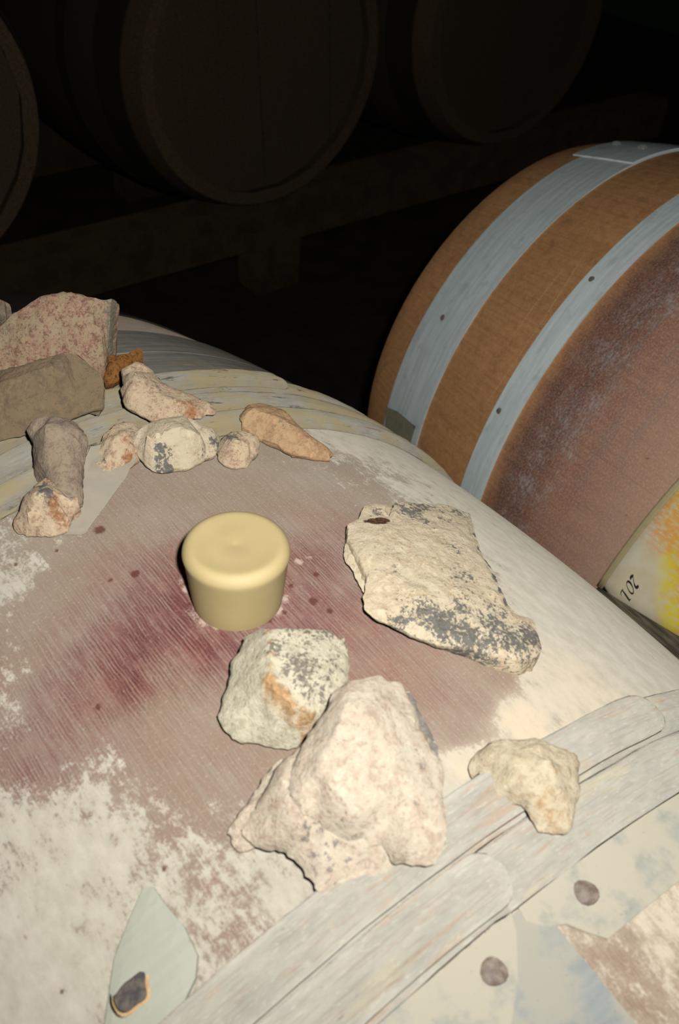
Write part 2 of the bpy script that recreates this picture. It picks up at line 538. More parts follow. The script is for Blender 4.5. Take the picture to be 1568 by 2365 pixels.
def band(fr, name, y0, y1, h0, h1, mat, parent, seg=160, round_=0.0, wob=0.0, seed=0, th0=0.0, th1=2 * math.pi, tip=0.0):
    """a hoop: rectangular or half-round section carried round the barrel"""
    r = random.Random(seed)
    full = abs(th1 - th0 - 2 * math.pi) < 1e-6
    ths = np.linspace(th0, th1, seg + (0 if full else 1), endpoint=not full)
    k = 9 if round_ else 3
    a = np.linspace(0, 1, k)
    rings, att = [], []
    for th in ths:
        w = wob * (mnoise.noise(Vector((th * 6, seed * 3.1, 0))) + 0.5 * mnoise.noise(Vector((th * 17, seed * 3.1, 5))))
        w2 = wob * mnoise.noise(Vector((th * 7, seed * 3.1, 9)))
        ya, yb = y0 + w, y1 + w2
        if tip:
            d0, d1 = (th - th0) * RB, (th1 - th) * RB
            q = min(1.0, max(0.0, min(d0, d1) / tip))
            q = math.sqrt(max(0.02, 1 - (1 - q) ** 2))
            mid = (ya + yb) / 2
            ya, yb = mid + (ya - mid) * q, mid + (yb - mid) * q
            hh1 = h0 + (h1 - h0) * max(0.25, q)
        else:
            hh1 = h1
        yy = ya + (yb - ya) * a
        if round_:
            hh = h0 + (hh1 - h0) * ((1 - round_) + round_ * np.sqrt(np.clip(1 - np.abs(2 * a - 1) ** 3, 0, 1)))
            hh = hh + wob * 0.6 * np.array([mnoise.noise(Vector((th * 25, x * 4, seed))) for x in a])
        else:
            hh = np.full(k, hh1)
        top = np.stack([np.full(k, th * RB), yy, hh], 1)
        bot = np.array([[th * RB, yb, h0], [th * RB, ya, h0]])
        q_ = np.concatenate([top, bot])
        att.append(q_)
        rings.append(fr.local(q_[:, 0], q_[:, 1], q_[:, 2]))
    v, f = ring_mesh(rings, full)
    return mesh_obj(name, v, f, mat, parent, bool(round_), {'syh': np.concatenate(att)})


def dome(fr, name, s, y, h, rad, height, mat, parent, seg=14, rings=4, square=False, turn=0.0):
    c = fr.local(s, y, h)
    th = s / RB
    nrm = np.array([math.sin(th), 0, math.cos(th)])
    tx = np.array([math.cos(th), 0, -math.sin(th)])
    ty = np.array([0, 1.0, 0])
    v, f = [], []
    for k in range(rings + 1):
        a = k / rings * math.pi / 2
        rr, hh = rad * math.cos(a) if k < rings else rad * 0.08, height * math.sin(a)
        for i in range(seg):
            p = 2 * math.pi * i / seg
            q = rr * (1.0 + 0.05 * math.sin(3 * p + s * 90))
            if square:
                pt = p + turn
                q = rr / (abs(math.cos(pt)) ** 3.5 + abs(math.sin(pt)) ** 3.5) ** (1 / 3.5) * (0.95 + 0.07 * math.sin(2 * p + 1) + 0.05 * math.sin(5 * p))
            v.append(c + tx * q * math.cos(p) + ty * q * math.sin(p) + nrm * hh)
    for k in range(rings):
        for i in range(seg):
            j = (i + 1) % seg
            f.append((k * seg + i, k * seg + j, (k + 1) * seg + j, (k + 1) * seg + i))
    f.append(tuple(range(rings * seg, (rings + 1) * seg)))
    f.append(tuple(range(seg))[::-1])
    return mesh_obj(name, v, f, mat, parent)


def head_boards(fr, sign, mat, parent, n=7, rot=0.0):
    """the flat barrel end: planks side by side, set in behind the chime"""
    y = sign * (L2 - 0.032)
    R = float(prof(y)) - 0.0275
    edges = np.linspace(-R, R, n + 1)
    for k in range(n):
        a, b = edges[k] + 0.0006, edges[k + 1] - 0.0006
        xs = np.linspace(a, b, 6)
        up = [(x, math.sqrt(max(0, R * R - x * x))) for x in xs]
        loop = up + [(x, -z) for x, z in reversed(up)]
        cr, sr = math.cos(rot), math.sin(rot)
        off = 0.0012 * ((k * 37) % 5 - 2) / 2
        v, att = [], []
        for yy in (y + off, y - sign * 0.02):
            for x, z in loop:
                v.append((x * cr - z * sr, yy, x * sr + z * cr))
                att.append((x + k * 0.3, z, 0))
        m = len(loop)
        f = [tuple(range(m)), tuple(range(m, 2 * m))[::-1]]
        f += [(i, m + i, m + (i + 1) % m, (i + 1) % m) for i in range(m)]
        mesh_obj('head_board', v, f, mat, parent, False, {'syh': np.array(att)})


def stave_angles(n, seed, start=0.0):
    r = random.Random(seed)
    w = np.array([0.8 + 0.4 * r.random() for _ in range(n)])
    w = w / w.sum() * 2 * math.pi
    # keep the bung stave centred on the crown
    a = np.concatenate([[0], np.cumsum(w)]) - w[0] / 2 + start
    return a


# ------------------------------------------------------------------ paint masks of the near barrel (wine, dust), read off the photograph
PAINT = [  # px, py, stain, deep, dust, sand
    (545, 1380, .9, .3, 0, 0), (420, 1400, .95, .7, 0, 0), (330, 1380, .75, .35, 0, 0), (250, 1350, .45, .1, .05, 0), (150, 1350, .22, 0, .2, 0),
    (60, 1300, .05, 0, .58, 0), (20, 1350, .05, 0, .75, 0), (30, 1250, .1, 0, .5, 0), (100, 1260, .1, 0, .32, 0), (60, 1420, .2, 0, .3, 0), (150, 1450, .4, .05, .2, 0),
    (470, 1500, .9, .65, 0, 0), (350, 1480, .9, .65, 0, 0), (300, 1560, .9, .8, 0, 0), (200, 1600, .65, .3, .05, 0), (100, 1620, .55, .15, .15, 0), (250, 1500, .75, .4, 0, 0),
    (30, 1550, .3, 0, .42, 0), (20, 1650, .35, 0, .5, 0), (100, 1750, .6, .3, .2, 0), (20, 1720, .5, .2, .35, 0), (10, 1900, .5, .3, .72, 0), (150, 1780, .5, .1, .38, 0), (200, 1800, .4, 0, .55, 0),
    (400, 1560, .55, .25, 0, 0), (400, 1640, .3, .05, .05, 0), (400, 1720, .35, 0, .12, 0), (500, 1640, .35, 0, 0, 0), (600, 1800, .32, 0, .08, 0), (480, 1800, .32, 0, .15, 0), (350, 1760, .38, 0, .18, 0),
    (700, 1480, .85, .25, 0, 0), (750, 1400, .75, .2, 0, 0), (720, 1300, .65, .4, 0, 0), (850, 1550, .6, .05, 0, 0), (1000, 1600, .5, 0, 0, 0), (1100, 1620, .38, 0, .18, 0), (1150, 1560, .35, 0, .1, 0),
    (900, 1450, .6, .05, 0, 0), (760, 1250, .5, .15, 0, 0), (700, 1200, .32, 0, 0, 0), (1050, 1680, .35, 0, .1, 0), (800, 1350, .6, .15, 0, 0),
    (550, 1140, .18, 0, .08, 0), (400, 1150, .25, 0, .05, 0), (300, 1200, .2, 0, .1, 0), (450, 1080, .12, 0, .1, 0), (650, 1100, .12, 0, .15, 0), (850, 1130, .12, 0, .35, 0), (780, 1080, .1, 0, .38, 0),
    (900, 1100, .05, 0, .58, 0), (950, 1130, .05, 0, .75, 0), (1000, 1100, 0, 0, .95, 0), (900, 1040, 0, 0, .9, 0), (800, 1020, 0, 0, .85, .2), (700, 1030, 0, 0, .65, 0), (600, 1070, .1, 0, .3, 0),
    (1100, 1180, 0, 0, .85, 0), (1150, 1250, .1, 0, .85, 0), (1250, 1300, 0, 0, .95, 0), (1300, 1450, 0, 0, 1.05, 0), (1450, 1550, 0, 0, 1.05, 0), (1250, 1580, 0, 0, .85, .4), (1200, 1660, 0, 0, 1, .9),
    (1350, 1590, 0, 0, 1, .55), (1100, 1780, 0, 0, .95, .7), (1050, 1850, 0, 0, .95, .1), (1400, 1480, 0, 0, 1.05, 0), (1120, 1110, 0, 0, .98, 0), (1350, 1350, 0, 0, 1.0, 0),
    (100, 1900, .4, 0, .76, 0), (200, 1850, .4, 0, .76, 0), (300, 1840, .3, 0, .55, 0), (300, 1950, .3, 0, .78, 0), (400, 1900, .35, 0, .5, 0), (450, 1980, .3, 0, .62, 0), (350, 2000, .35, 0, .58, 0),
    (480, 2050, .4, 0, .56, 0), (150, 2050, .2, 0, .85, 0), (100, 2200, .1, 0, .92, 0), (60, 2330, .1, 0, .92, 0), (250, 2100, .3, 0, .76, 0), (500, 2150, .35, 0, .6, 0), (550, 2050, .3, 0, .62, 0),
    (600, 1990, .2, 0, .7, 0), (400, 2080, .25, 0, .68, 0), (560, 2140, .4, 0, .55, 0), (650, 2050, .1, 0, .8, 0), (520, 1900, .32, 0, .45, 0), (580, 1870, .3, 0, .42, 0), (200, 1960, .2, 0, .85, 0),
    (280, 2040, .35, 0, .66, 0), (430, 1840, .32, 0, .3, 0), (1450, 2250, .3, .1, .45, .2), (1540, 2150, .1, 0, .6, .5), (300, 780, .1, 0, .3, 0), (500, 870, 0, 0, .8, .2)]
DROPS = [(230, 1225, 3.4), (130, 1272, 1.4), (313, 1325, 2.4), (730, 1327, 1.9), (722, 1388, 2.9), (618, 1428, 3.2), (762, 1412, 2.0), (36, 1304, 1.6), (672, 1353, 1.4), (255, 1340, 1.6),
         (435, 1395, 1.5), (540, 1210, 1.0), (226, 1632, 1.6), (656, 1414, 1.6), (320, 1192, .9), (145, 2290, 1.6), (380, 2005, 1.4)]
CRUST = [(452, 1412, 5), (470, 1436, 4), (500, 1442, 3.5), (640, 1408, 4), (655, 1385, 3), (690, 1297, 2.4), (712, 1288, 2.0), (435, 1360, 3), (420, 1340, 2.2)]
pa = np.array(PAINT, float)
ps, py_ = B1.px(pa[:, :2])
ds, dy_ = B1.px(np.array(DROPS)[:, :2])
cs, cy_ = B1.px(np.array(CRUST)[:, :2])


def near_masks(s, y):
    d2 = (s[:, None] - ps) ** 2 + (y[:, None] - py_) ** 2 + 0.004 ** 2
    w = d2 ** -1.6
    w = w / w.sum(1, keepdims=True)
    val = w @ pa[:, 2:]
    blob = lambda bs, by, br: np.max(np.exp(-((s[:, None] - bs) ** 2 + (y[:, None] - by) ** 2) / (2 * (br * 0.0009) ** 2)), 1)
    return {'stain': val[:, 0], 'deep': val[:, 1], 'dust': val[:, 2], 'sand': val[:, 3],
            'drop': blob(ds, dy_, np.array(DROPS)[:, 2]), 'crust': blob(cs, cy_, np.array(CRUST)[:, 2])}


# ------------------------------------------------------------------ near barrel
nb = empty('wine_barrel', B1.c - np.array([0, 0, RB]))
tag(nb, 'dusty oak barrel with wine-stained top and split chestnut hoops under the stones', 'barrel', 'oak wine barrels')
off1 = empty('tmp', (0, 0, 0))
bpy.data.objects.remove(off1)


class Local(Frame):
    """barrel coordinates measured from the barrel Empty at its base"""

    def local(self, s, y, h):
        return Frame.local(self, s, y, h) + np.array([0, 0, RB])


F1 = Local((0, 0, 0))
ang = stave_angles(24, 3)
fine_y = np.concatenate([np.linspace(-L2, -0.25, 24, endpoint=False), np.linspace(-0.25, -0.14, 36, endpoint=False), np.linspace(-0.14, 0.14, 180, endpoint=False),
                         np.linspace(0.14, 0.25, 24, endpoint=False), np.linspace(0.25, L2, 22)])
mid_y = np.concatenate([np.linspace(-L2, -0.2, 20, endpoint=False), np.linspace(-0.2, 0.2, 80, endpoint=False), np.linspace(0.2, L2, 22)])
low_y = np.linspace(-L2, L2, 60)
for k in range(24):
    a0, a1 = ang[k], ang[k + 1]
    m = (a0 + a1) / 2
    m = (m + math.pi) % (2 * math.pi) - math.pi
    sh = m - (a0 + a1) / 2
    a0, a1 = a0 + sh, a1 + sh
    ms = m * RB
    if -0.19 < ms < 0.15:
        stave(F1, a0, a1, fine_y, 60, M['near_stave'], nb, near_masks)
    elif abs(ms) < 0.36:
        stave(F1, a0, a1, mid_y, 26, M['near_stave'], nb, near_masks)
    else:
        stave(F1, a0, a1, low_y, 6, M['near_stave'], nb, near_masks)
for sg in (-1, 1):
    head_boards(F1, sg, M['oak_under'], nb, 7, 0.2)
# child objects were built about the axis: lift the head boards to it
for o in nb.children:
    if o.name.startswith('head_board'):
        o.location.z = RB

# chestnut hoops on both sides of the bilge
WOOD = [(-0.1592, -0.1377, 1), (-0.1838, -0.1600, 2), (0.1320, 0.1565, 3), (0.1580, 0.1835, 4), (0.1860, 0.2115, 5)]
for (ya, yb, sd) in WOOD:
    hm_ = M['hoopwood'] if ya < 0 else M['hoopwood_far']
    hp = band(F1, 'wooden_hoop', ya, yb, 0.0003, 0.0072, hm_, nb, 300, 0.55, 0.0011, sd)
    # the lapped end of the split branch lying over the ring
    if sd == 1:
        band(F1, 'lapped_end', ya + 0.0005, yb + 0.0002, 0.0066, 0.0112, M['hoopwood'], hp, 90, 0.6, 0.0009, 11, -0.55, 0.143 / RB, 0.012)
    elif sd == 2:
        band(F1, 'lapped_end', ya + 0.0010, yb - 0.0003, 0.0066, 0.0116, M['hoopwood'], hp, 90, 0.6, 0.0009, 12, -0.75, 0.0085 / RB, 0.012)
    elif sd == 5:
        band(F1, 'lapped_end', ya + 0.0010, yb - 0.0003, 0.0066, 0.0125, hm_, hp, 90, 0.6, 0.0012, 13, 0.15, 0.172 / RB, 0.012)

# steel hoops
band(F1, 'steel_hoop', 0.2150, 0.2720, 0.0003, 0.0016, M['galv_brown'], nb, 140)
band(F1, 'steel_hoop', 0.2730, 0.3300, 0.0003, 0.0016, M['galv_brown'], nb, 140)
band(F1, 'steel_hoop', 0.4020, 0.4690, 0.0003, 0.0016, M['hoop_far'], nb, 140)
band(F1, 'steel_hoop', -0.4690, -0.4020, 0.0003, 0.0016, M['galv_dusty'], nb, 140)
band(F1, 'steel_hoop', -0.3300, -0.2900, 0.0003, 0.0016, M['galv_dusty'], nb, 140)


# ------------------------------------------------------------------ solids laid on a barrel: plates, cards and stones share one builder
def resample(pts, step):
    out = []
    n = len(pts)
    for i in range(n):
        a, b = pts[i], pts[(i + 1) % n]
        k = max(1, int(np.ceil(np.linalg.norm((b - a)[:2]) / step)))
        for j in range(k):
            out.append(a + (b - a) * j / k)
    return np.array(out)


def inside(P, poly):
    r = np.zeros(len(P), bool)
    x, y = P[:, 0], P[:, 1]
    n = len(poly)
    for i in range(n):
        x0, y0 = poly[i]
        x1, y1 = poly[(i + 1) % n]
        if y0 == y1:
            continue
        c = ((y0 > y) != (y1 > y)) & (x < (x1 - x0) * (y - y0) / (y1 - y0) + x0)
        r ^= c
    return r


def dist_to(P, poly):
    d = np.full(len(P), 1e9)
    n = len(poly)
    for i in range(n):
        a, b = poly[i], poly[(i + 1) % n]
        ab = b - a
        t = np.clip(((P - a) @ ab) / max(ab @ ab, 1e-12), 0, 1)
        d = np.minimum(d, np.hypot(*(P - (a + t[:, None] * ab)).T))
    return d


def cdt(P, loop_n):
    e = [(i, (i + 1) % loop_n) for i in range(loop_n)]
    r = delaunay_2d_cdt([Vector((float(a) * 100, float(b) * 100)) for a, b in P], e, [], 1, 1e-5)
    V = np.array([(v.x / 100, v.y / 100) for v in r[0]])
    return V, [tuple(f) for f in r[2]], r[3]


def tin_height(P, ctrl, nb_):
    """piecewise planar height from control points; the first nb_ form the outline"""
    V, F, orig = cdt(ctrl[:, :2], nb_)
    H = np.zeros(len(V))
    for i, og in enumerate(orig):
        H[i] = ctrl[og[0], 2] if og else 0
    out = np.full(len(P), np.nan)
    for f in F:
        if len(f) != 3:
            continue
        A, B, Cc = V[f[0]], V[f[1]], V[f[2]]
        den = (B[1] - Cc[1]) * (A[0] - Cc[0]) + (Cc[0] - B[0]) * (A[1] - Cc[1])
        if abs(den) < 1e-14:
            continue
        l0 = ((B[1] - Cc[1]) * (P[:, 0] - Cc[0]) + (Cc[0] - B[0]) * (P[:, 1] - Cc[1])) / den
        l1 = ((Cc[1] - A[1]) * (P[:, 0] - Cc[0]) + (A[0] - Cc[0]) * (P[:, 1] - Cc[1])) / den
        l2 = 1 - l0 - l1
        ok = (l0 >= -1e-6) & (l1 >= -1e-6) & (l2 >= -1e-6)
        out = np.where(ok, l0 * H[f[0]] + l1 * H[f[1]] + l2 * H[f[2]], out)
    bad = np.isnan(out)
    if bad.any():
        dd = (P[bad, None, 0] - ctrl[None, :, 0]) ** 2 + (P[bad, None, 1] - ctrl[None, :, 1]) ** 2
        out[bad] = ctrl[dd.argmin(1), 2]
    return out


def fract(p, seed, sc, octv=4):
    return mnoise.fractal(Vector((p[0] * sc + seed * 7.3, p[1] * sc - seed * 3.7, p[2] * sc + seed)), 0.9, 2.0, octv)


def solid(name, fr, outline, interior, mat, base=lambda s, y: np.zeros_like(s), step=0.0016, rough=0.0, edge=0.0, jag=0.0, bulge=0.0,
          seed=1, rows=5, parent=None, blobs=None, origin=None, smooth=True, relief=1.0, raw=False):
    """outline rows: s, y, top height, undercut; interior rows: s, y, height"""
    o = np.array(outline, float)
    area = 0.5 * np.sum(o[:, 0] * np.roll(o[:, 1], -1) - np.roll(o[:, 0], -1) * o[:, 1])
    if area < 0:
        o = o[::-1].copy()
    L = resample(o, step * 1.2)
    n = len(L)
    tang = np.roll(L[:, :2], -1, 0) - np.roll(L[:, :2], 1, 0)
    tang = tang / (np.linalg.norm(tang, axis=1, keepdims=True) + 1e-12)
    inw = np.stack([-tang[:, 1], tang[:, 0]], 1)
    if jag:
        for i in range(n):
            L[i, :2] += inw[i] * jag * (0.55 * fract((L[i, 0], L[i, 1], 0.0), seed, 55, 5) + 0.45 * fract((L[i, 0], L[i, 1], 0.0), seed + 4, 260, 3))
    loop = L[:, :2]
    mn, mx = loop.min(0), loop.max(0)
    gx, gy = np.meshgrid(np.arange(mn[0], mx[0], step), np.arange(mn[1], mx[1], step))
    G = np.stack([gx.ravel(), gy.ravel()], 1)
    G = G + rng.uniform(-0.28, 0.28, G.shape) * step
    G = G[inside(G, loop)]
    if len(G):
        G = G[dist_to(G, loop) > step * 0.65]
    P = np.concatenate([loop, G]) if len(G) else loop
    V, F, orig = cdt(P, n)
    # map CDT vertices so that loop order is known
    src = np.array([og[0] if og else -1 for og in orig])
    where = {int(s_): i for i, s_ in enumerate(src) if s_ >= 0}
    ctrl = np.concatenate([L[:, :3], np.array(interior, float).reshape(-1, 3)]) if len(interior) else L[:, :3]
    H = tin_height(V, ctrl, n)
    dist = dist_to(V, loop)
    if edge:
        H = H - edge * 0.55 * np.clip(1 - dist / edge, 0, 1) ** 2
    nv = len(V)
    S, Y, Hh = list(V[:, 0]), list(V[:, 1]), list(H)
    faces = [f for f in F]
    top_idx = [where.get(i, where.get((i + 1) % n, 0)) for i in range(n)]
    prev = top_idx
    bb = base(L[:, 0], L[:, 1])
    for r in range(1, rows + 1):
        t = r / rows
        inset = L[:, 3] * t ** 1.4 - bulge * math.sin(math.pi * t)
        cur = []
        for i in range(n):
            p = L[i, :2] + inw[i] * inset[i]
            ht = H[top_idx[i]]
            S.append(p[0])
            Y.append(p[1])
            Hh.append(ht + (bb[i] + 0.0003 - ht) * t)
            cur.append(len(S) - 1)
        for i in range(n):
            j = (i + 1) % n
            faces.append((prev[j], prev[i], cur[i], cur[j]))
        prev = cur
    faces.append(tuple(prev[::-1]))
    S, Y, Hh = map(np.array, (S, Y, Hh))
    if rough:
        lim = np.ones(len(S))
        lim[nv:] = np.clip(1.0 - (np.arange(len(S) - nv) // n + 1) / rows * 0.8, 0.2, 1)
        Q = fr.local(S, Y, Hh)
        d = np.array([fract(q, seed, 30, 3) * 0.7 + fract(q, seed + 3, 110, 5) * 0.8 - abs(fract(q, seed + 5, 60, 3)) * 0.9 for q in Q])
        d2 = np.array([fract(q, seed + 9, 120, 4) for q in Q])
        d3 = np.array([fract(q, seed + 17, 120, 4) for q in Q])
        Hh = np.maximum(Hh + rough * d * lim * relief, base(S, Y) + 0.0003)
        sidew = np.zeros(len(S))
        sidew[nv:] = 1
        S = S + rough * 0.5 * d2 * lim * (0.35 + 0.65 * sidew)
        Y = Y + rough * 0.5 * d3 * lim * (0.35 + 0.65 * sidew)
    attrs = {'syh': np.stack([S, Y, Hh], 1)}
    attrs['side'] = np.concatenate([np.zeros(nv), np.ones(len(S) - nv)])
    for an in ('grey', 'rust', 'dark'):
        b = (blobs or {}).get(an, [])
        v = np.zeros(len(S))
        for (bs, by, br, bw) in b:
            v = np.maximum(v, bw * np.exp(-((S - bs) ** 2 + (Y - by) ** 2) / (2 * br ** 2)))
        attrs[an] = v
    if raw:
        return fr.world(S, Y, Hh), faces, attrs
    Wp = fr.local(S, Y, Hh)
    if origin is None:
        ob = mesh_obj(name, Wp, faces, mat, parent, smooth, attrs)
    else:
        Ww = fr.world(S, Y, Hh)
        c = Ww.mean(0)
        c[2] = Ww[:, 2].min()
        ob = mesh_obj(name, Ww - c, faces, mat, parent, smooth, attrs)
        ob.location = Vector(c)
    return ob


HOOP_H = 0.0080


def ground(s, y):
    """height of what lies on the staves (hoops), for things resting on the near barrel"""
    g = np.zeros_like(np.asarray(s, float))
    for (ya, yb, sd) in WOOD:
        g = np.maximum(g, np.where((y > ya - 0.0015) & (y < yb + 0.0015), HOOP_H, 0))
    g = np.maximum(g, np.where((y < -0.184) & (y > -0.236), 0.0036, 0))
    return g


def plate(name, fr_px, pix, h, th, mat, parent, fr=None, step=0.005, under=0.0, edge=0.0):
    s, y = fr_px.px(pix, h + th)
    o = np.stack([s, y, np.full(len(s), h + th), np.full(len(s), under)], 1)
    return solid(name, fr, o, [], mat, lambda a, b: np.full_like(a, h), step, 0, edge, rows=1, parent=parent, smooth=False)


# near steel hoop with its lapped, riveted joint
def sy_plate(name, poly, h, th, mat, parent, step=0.006):
    o = np.array([(a, b, h + th, 0.0) for a, b in poly])
    return solid(name, F1, o, [], mat, lambda a, b: np.full_like(a, h), step, 0, 0, rows=1, parent=parent, smooth=False)


hp = band(F1, 'steel_hoop', -0.2420, -0.1850, 0.0003, 0.0014, M['galv_blotch'], nb, 160, th0=-3.0, th1=0.035)
le = sy_plate('hoop_end', [(-0.30, -0.1846), (0.000, -0.1846), (-0.003, -0.1905), (-0.0150, -0.2035), (-0.0275, -0.2125), (-0.046, -0.2420), (-0.30, -0.2420)], 0.0014, 0.0016, M['galv_dusty'], hp)
ri = sy_plate('hoop_end', [(0.30, -0.1846), (0.004, -0.1848), (0.0030, -0.1895), (0.0080, -0.1955), (0.0160, -0.1990), (0.0210, -0.2060), (0.0262, -0.2118), (0.30, -0.2118)], 0.0012, 0.0016, M['galv_dusty'], hp)
for (x, y), pr in (((1140, 2240), le), ((1355, 2057), ri)):
    s_, y__ = B1.px([(x, y)], 0.004)
    dome(F1, 'rivet', s_[0], y__[0], 0.0026, 0.0053, 0.0022, M['rivet'], pr)
# pale green nailed metal tab beside the lower hoop
tabp = [(330, 2048), (352, 2046), (378, 2085), (425, 2140), (455, 2205), (450, 2258), (425, 2310), (398, 2365), (350, 2470), (215, 2470), (240, 2365), (262, 2215), (290, 2140)]
tb = plate('metal_tab', B1, tabp, 0.0004, 0.0026, M['green_metal'], nb, F1, 0.004, 0.0, 0.0008)
s_, y__ = B1.px([(300, 2288)], 0.003)
dome(F1, 'rust_mark', s_[0], y__[0], 0.0029, 0.0080, 0.00012, M['rust_ring'], tb, 28, 2, True, 0.35)
dome(F1, 'nail', s_[0], y__[0], 0.0030, 0.0066, 0.0003, M['nail'], tb, 28, 3, True, 0.35)

# ------------------------------------------------------------------ second barrel, next in the row
b2 = empty('wine_barrel', B2.c - np.array([0, 0, RB]), B2.az)
tag(b2, 'brown oak barrel with bright galvanised hoops beside the stone-covered barrel', 'barrel', 'oak wine barrels')
ang = stave_angles(26, 8, 0.05)
ys = np.concatenate([np.linspace(-L2, 0.0, 24, endpoint=False), np.linspace(0, L2, 50)])
for k in range(26):
    stave(F1, ang[k], ang[k + 1], ys, 10, M['oak2'], b2)
for sg in (-1, 1):
    head_boards(F1, sg, M['oak2'], b2, 7, -0.3)
HOOPS2 = [(0.3508, 0.4233), (0.2298, 0.2621), (-0.2621, -0.2298), (-0.4233, -0.3508)]
for i, (ya, yb) in enumerate(HOOPS2):
    hp = band(F1, 'steel_hoop', ya, yb, 0.0003, 0.0019, M['galv'], b2, 200)
    if i == 0:
        lap = band(F1, 'hoop_lap', ya + 0.0015, yb + 0.012, 0.0019, 0.0036, M['galv'], hp, 40, th0=math.radians(-8), th1=math.radians(32))
        for px_ in ((1418, 332), (1478, 340)):
            s_, y__ = B2.px([px_], 0.004)
            dome(F1, 'rivet', s_[0], y__[0] - 0.004, 0.0034, 0.0062, 0.0036, M['steel_rivet'], lap)
        s_, y__ = B2.px([(1021, 733)], 0.003)
        dome(F1, 'rivet', s_[0], y__[0], 0.0017, 0.0036, 0.0009, M['rivet'], hp)
        tp = plate('tape', B2, [(893, 940), (918, 950), (960, 985), (945, 1035), (915, 1020), (888, 1000)], 0.0019, 0.0003, mat_plain('dark_olive_tape', lin(116, 112, 92), lin(104, 102, 86), 120, 0.6, 0.1), hp, F1, 0.006)
    if i == 1:
        for px_ in ((1366, 643), (1151, 949)):
            s_, y__ = B2.px([px_], 0.003)
            dome(F1, 'rivet', s_[0], y__[0], 0.0017, 0.0034, 0.0008, M['rivet'], hp)
for o in b2.children:
    if o.name.startswith('head_board'):
        o.location.z = RB

# ------------------------------------------------------------------ barrels of the back row, on their rack
ang = stave_angles(22, 5, 0.1)
BACK = [(0.20, 'dim oak barrel of the back row standing behind the pink granite stone'),
        (0.965, 'dim oak barrel of the back row resting above the square rack block'),
        (1.680, 'dim oak barrel at the far dark end of the back row')]
BY, BZ = 1.41 + L2, 0.092
proto = None
for x, lab in BACK:
    e = empty('wine_barrel', (x, BY, Z0 + BZ - RB))
    tag(e, lab, 'barrel', 'oak wine barrels')
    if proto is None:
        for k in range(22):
            stave(F1, ang[k], ang[k + 1], np.linspace(-L2, L2, 26), 8, M['oak_flank'], e)
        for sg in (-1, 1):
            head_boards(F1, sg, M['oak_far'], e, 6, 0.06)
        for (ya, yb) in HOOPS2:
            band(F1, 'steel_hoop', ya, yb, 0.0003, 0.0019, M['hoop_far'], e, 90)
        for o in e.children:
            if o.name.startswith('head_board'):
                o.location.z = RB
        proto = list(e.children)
    else:
        for o in proto:
            c = o.copy()
            C.objects.link(c)
            c.parent = e

top_b = Z0 + BZ - float(prof(L2 - 0.15 - 0.05)) - 0.004


def rail(x0, x1, yc, z1, blocks, label):
    root = empty('rack_rail', ((x0 + x1) / 2, yc, 0))
    tag(root, label, 'rail')
    rx = root.location.x
    zb = 0.125 if blocks else 0.0
    box('beam', x0 - rx, x1 - rx, -0.05, 0.05, zb, z1, M['rail'], root, 0.006)
    for xx in blocks:
        box('support_block', xx - 0.065 - rx, xx + 0.065 - rx, -0.045, 0.045, 0.0, zb, M['rail'], root, 0.006)


rail(-0.6, 2.5, BY - L2 + 0.15, top_b, (-0.2, 1.07, 2.2), 'dark timber rail on square blocks under the heads of the dim back barrels')
rail(-0.6, 2.5, BY + L2 - 0.15, top_b, (-0.2, 1.06, 2.2), 'rear timber rail under the wall side of the dim back barrels')
top_f = Z0 - float(prof(0.31 - 0.07)) - 0.006
rail(-0.5, 1.3, 0.31, top_f, (), 'timber rail under the far ends of the stone-covered barrel and its neighbour')
rail(-0.5, 1.3, -0.31, top_f, (), 'timber rail under the near ends of the stone-covered barrel and its neighbour')

# ------------------------------------------------------------------ the silicone bung
def lathe(name, prof_pts, seg, mat, loc):
    v, f = [], []
    n = len(prof_pts)
    for (r, z) in prof_pts:
        for i in range(seg):
            a = 2 * math.pi * i / seg
            v.append((r * math.cos(a), r * math.sin(a), z))
    for k in range(n - 1):
        for i in range(seg):
            j = (i + 1) % seg
            f.append((k * seg + i, k * seg + j, (k + 1) * seg + j, (k + 1) * seg + i))
    f.append(tuple(range(seg))[::-1])
    f.append(tuple(range((n - 1) * seg, n * seg)))
    o = mesh_obj(name, v, f, mat)
    o.location = loc
    return o


nm = Nodes('amber_silicone', NEAR * 0.97)
V = nm.coord('Object')
nz = nm.noise(V, 60, 4, 0.5)
ff = nm.noise(V, 900, 2, 0.5)
nm.set(Base_Color=nm.mix(nm.step(nz, 0.3, 0.7), lin(194, 173, 120), lin(200, 179, 128)), Roughness=0.7, Subsurface_Weight=0.08, Subsurface_Scale=0.006,
       Subsurface_Radius=(1.0, 0.7, 0.3), Normal=nm.bump(nm.add(nz, nm.mul(ff, 0.3)), 0.08, 0.0006))
nm.bsdf.inputs['Specular IOR Level'].default_value = 0.6
HB = 0.0362
pp_ = [(0.0200, -0.006), (0.0214, 0.0), (0.0222, 0.006), (0.0243, HB - 0.008)]
for k in range(9):
    a = k / 8 * math.pi / 2
    pp_.append((0.0250 - 0.0046 * (1 - math.cos(a)), HB - 0.0056 + 0.0056 * math.sin(a)))
pp_ += [(0.0190, HB - 0.0001), (0.017, HB - 0.0005), (0.011, HB - 0.0009), (0.004, HB - 0.0011), (0.0016, HB - 0.0016), (0.0004, HB - 0.0017)]
bung = lathe('barrel_bung', pp_, 72, nm.m, Vector((0, 0.0037, Z0 + RB)))
tag(bung, 'amber silicone bung standing in the wine-stained hole of the barrel', 'bung')

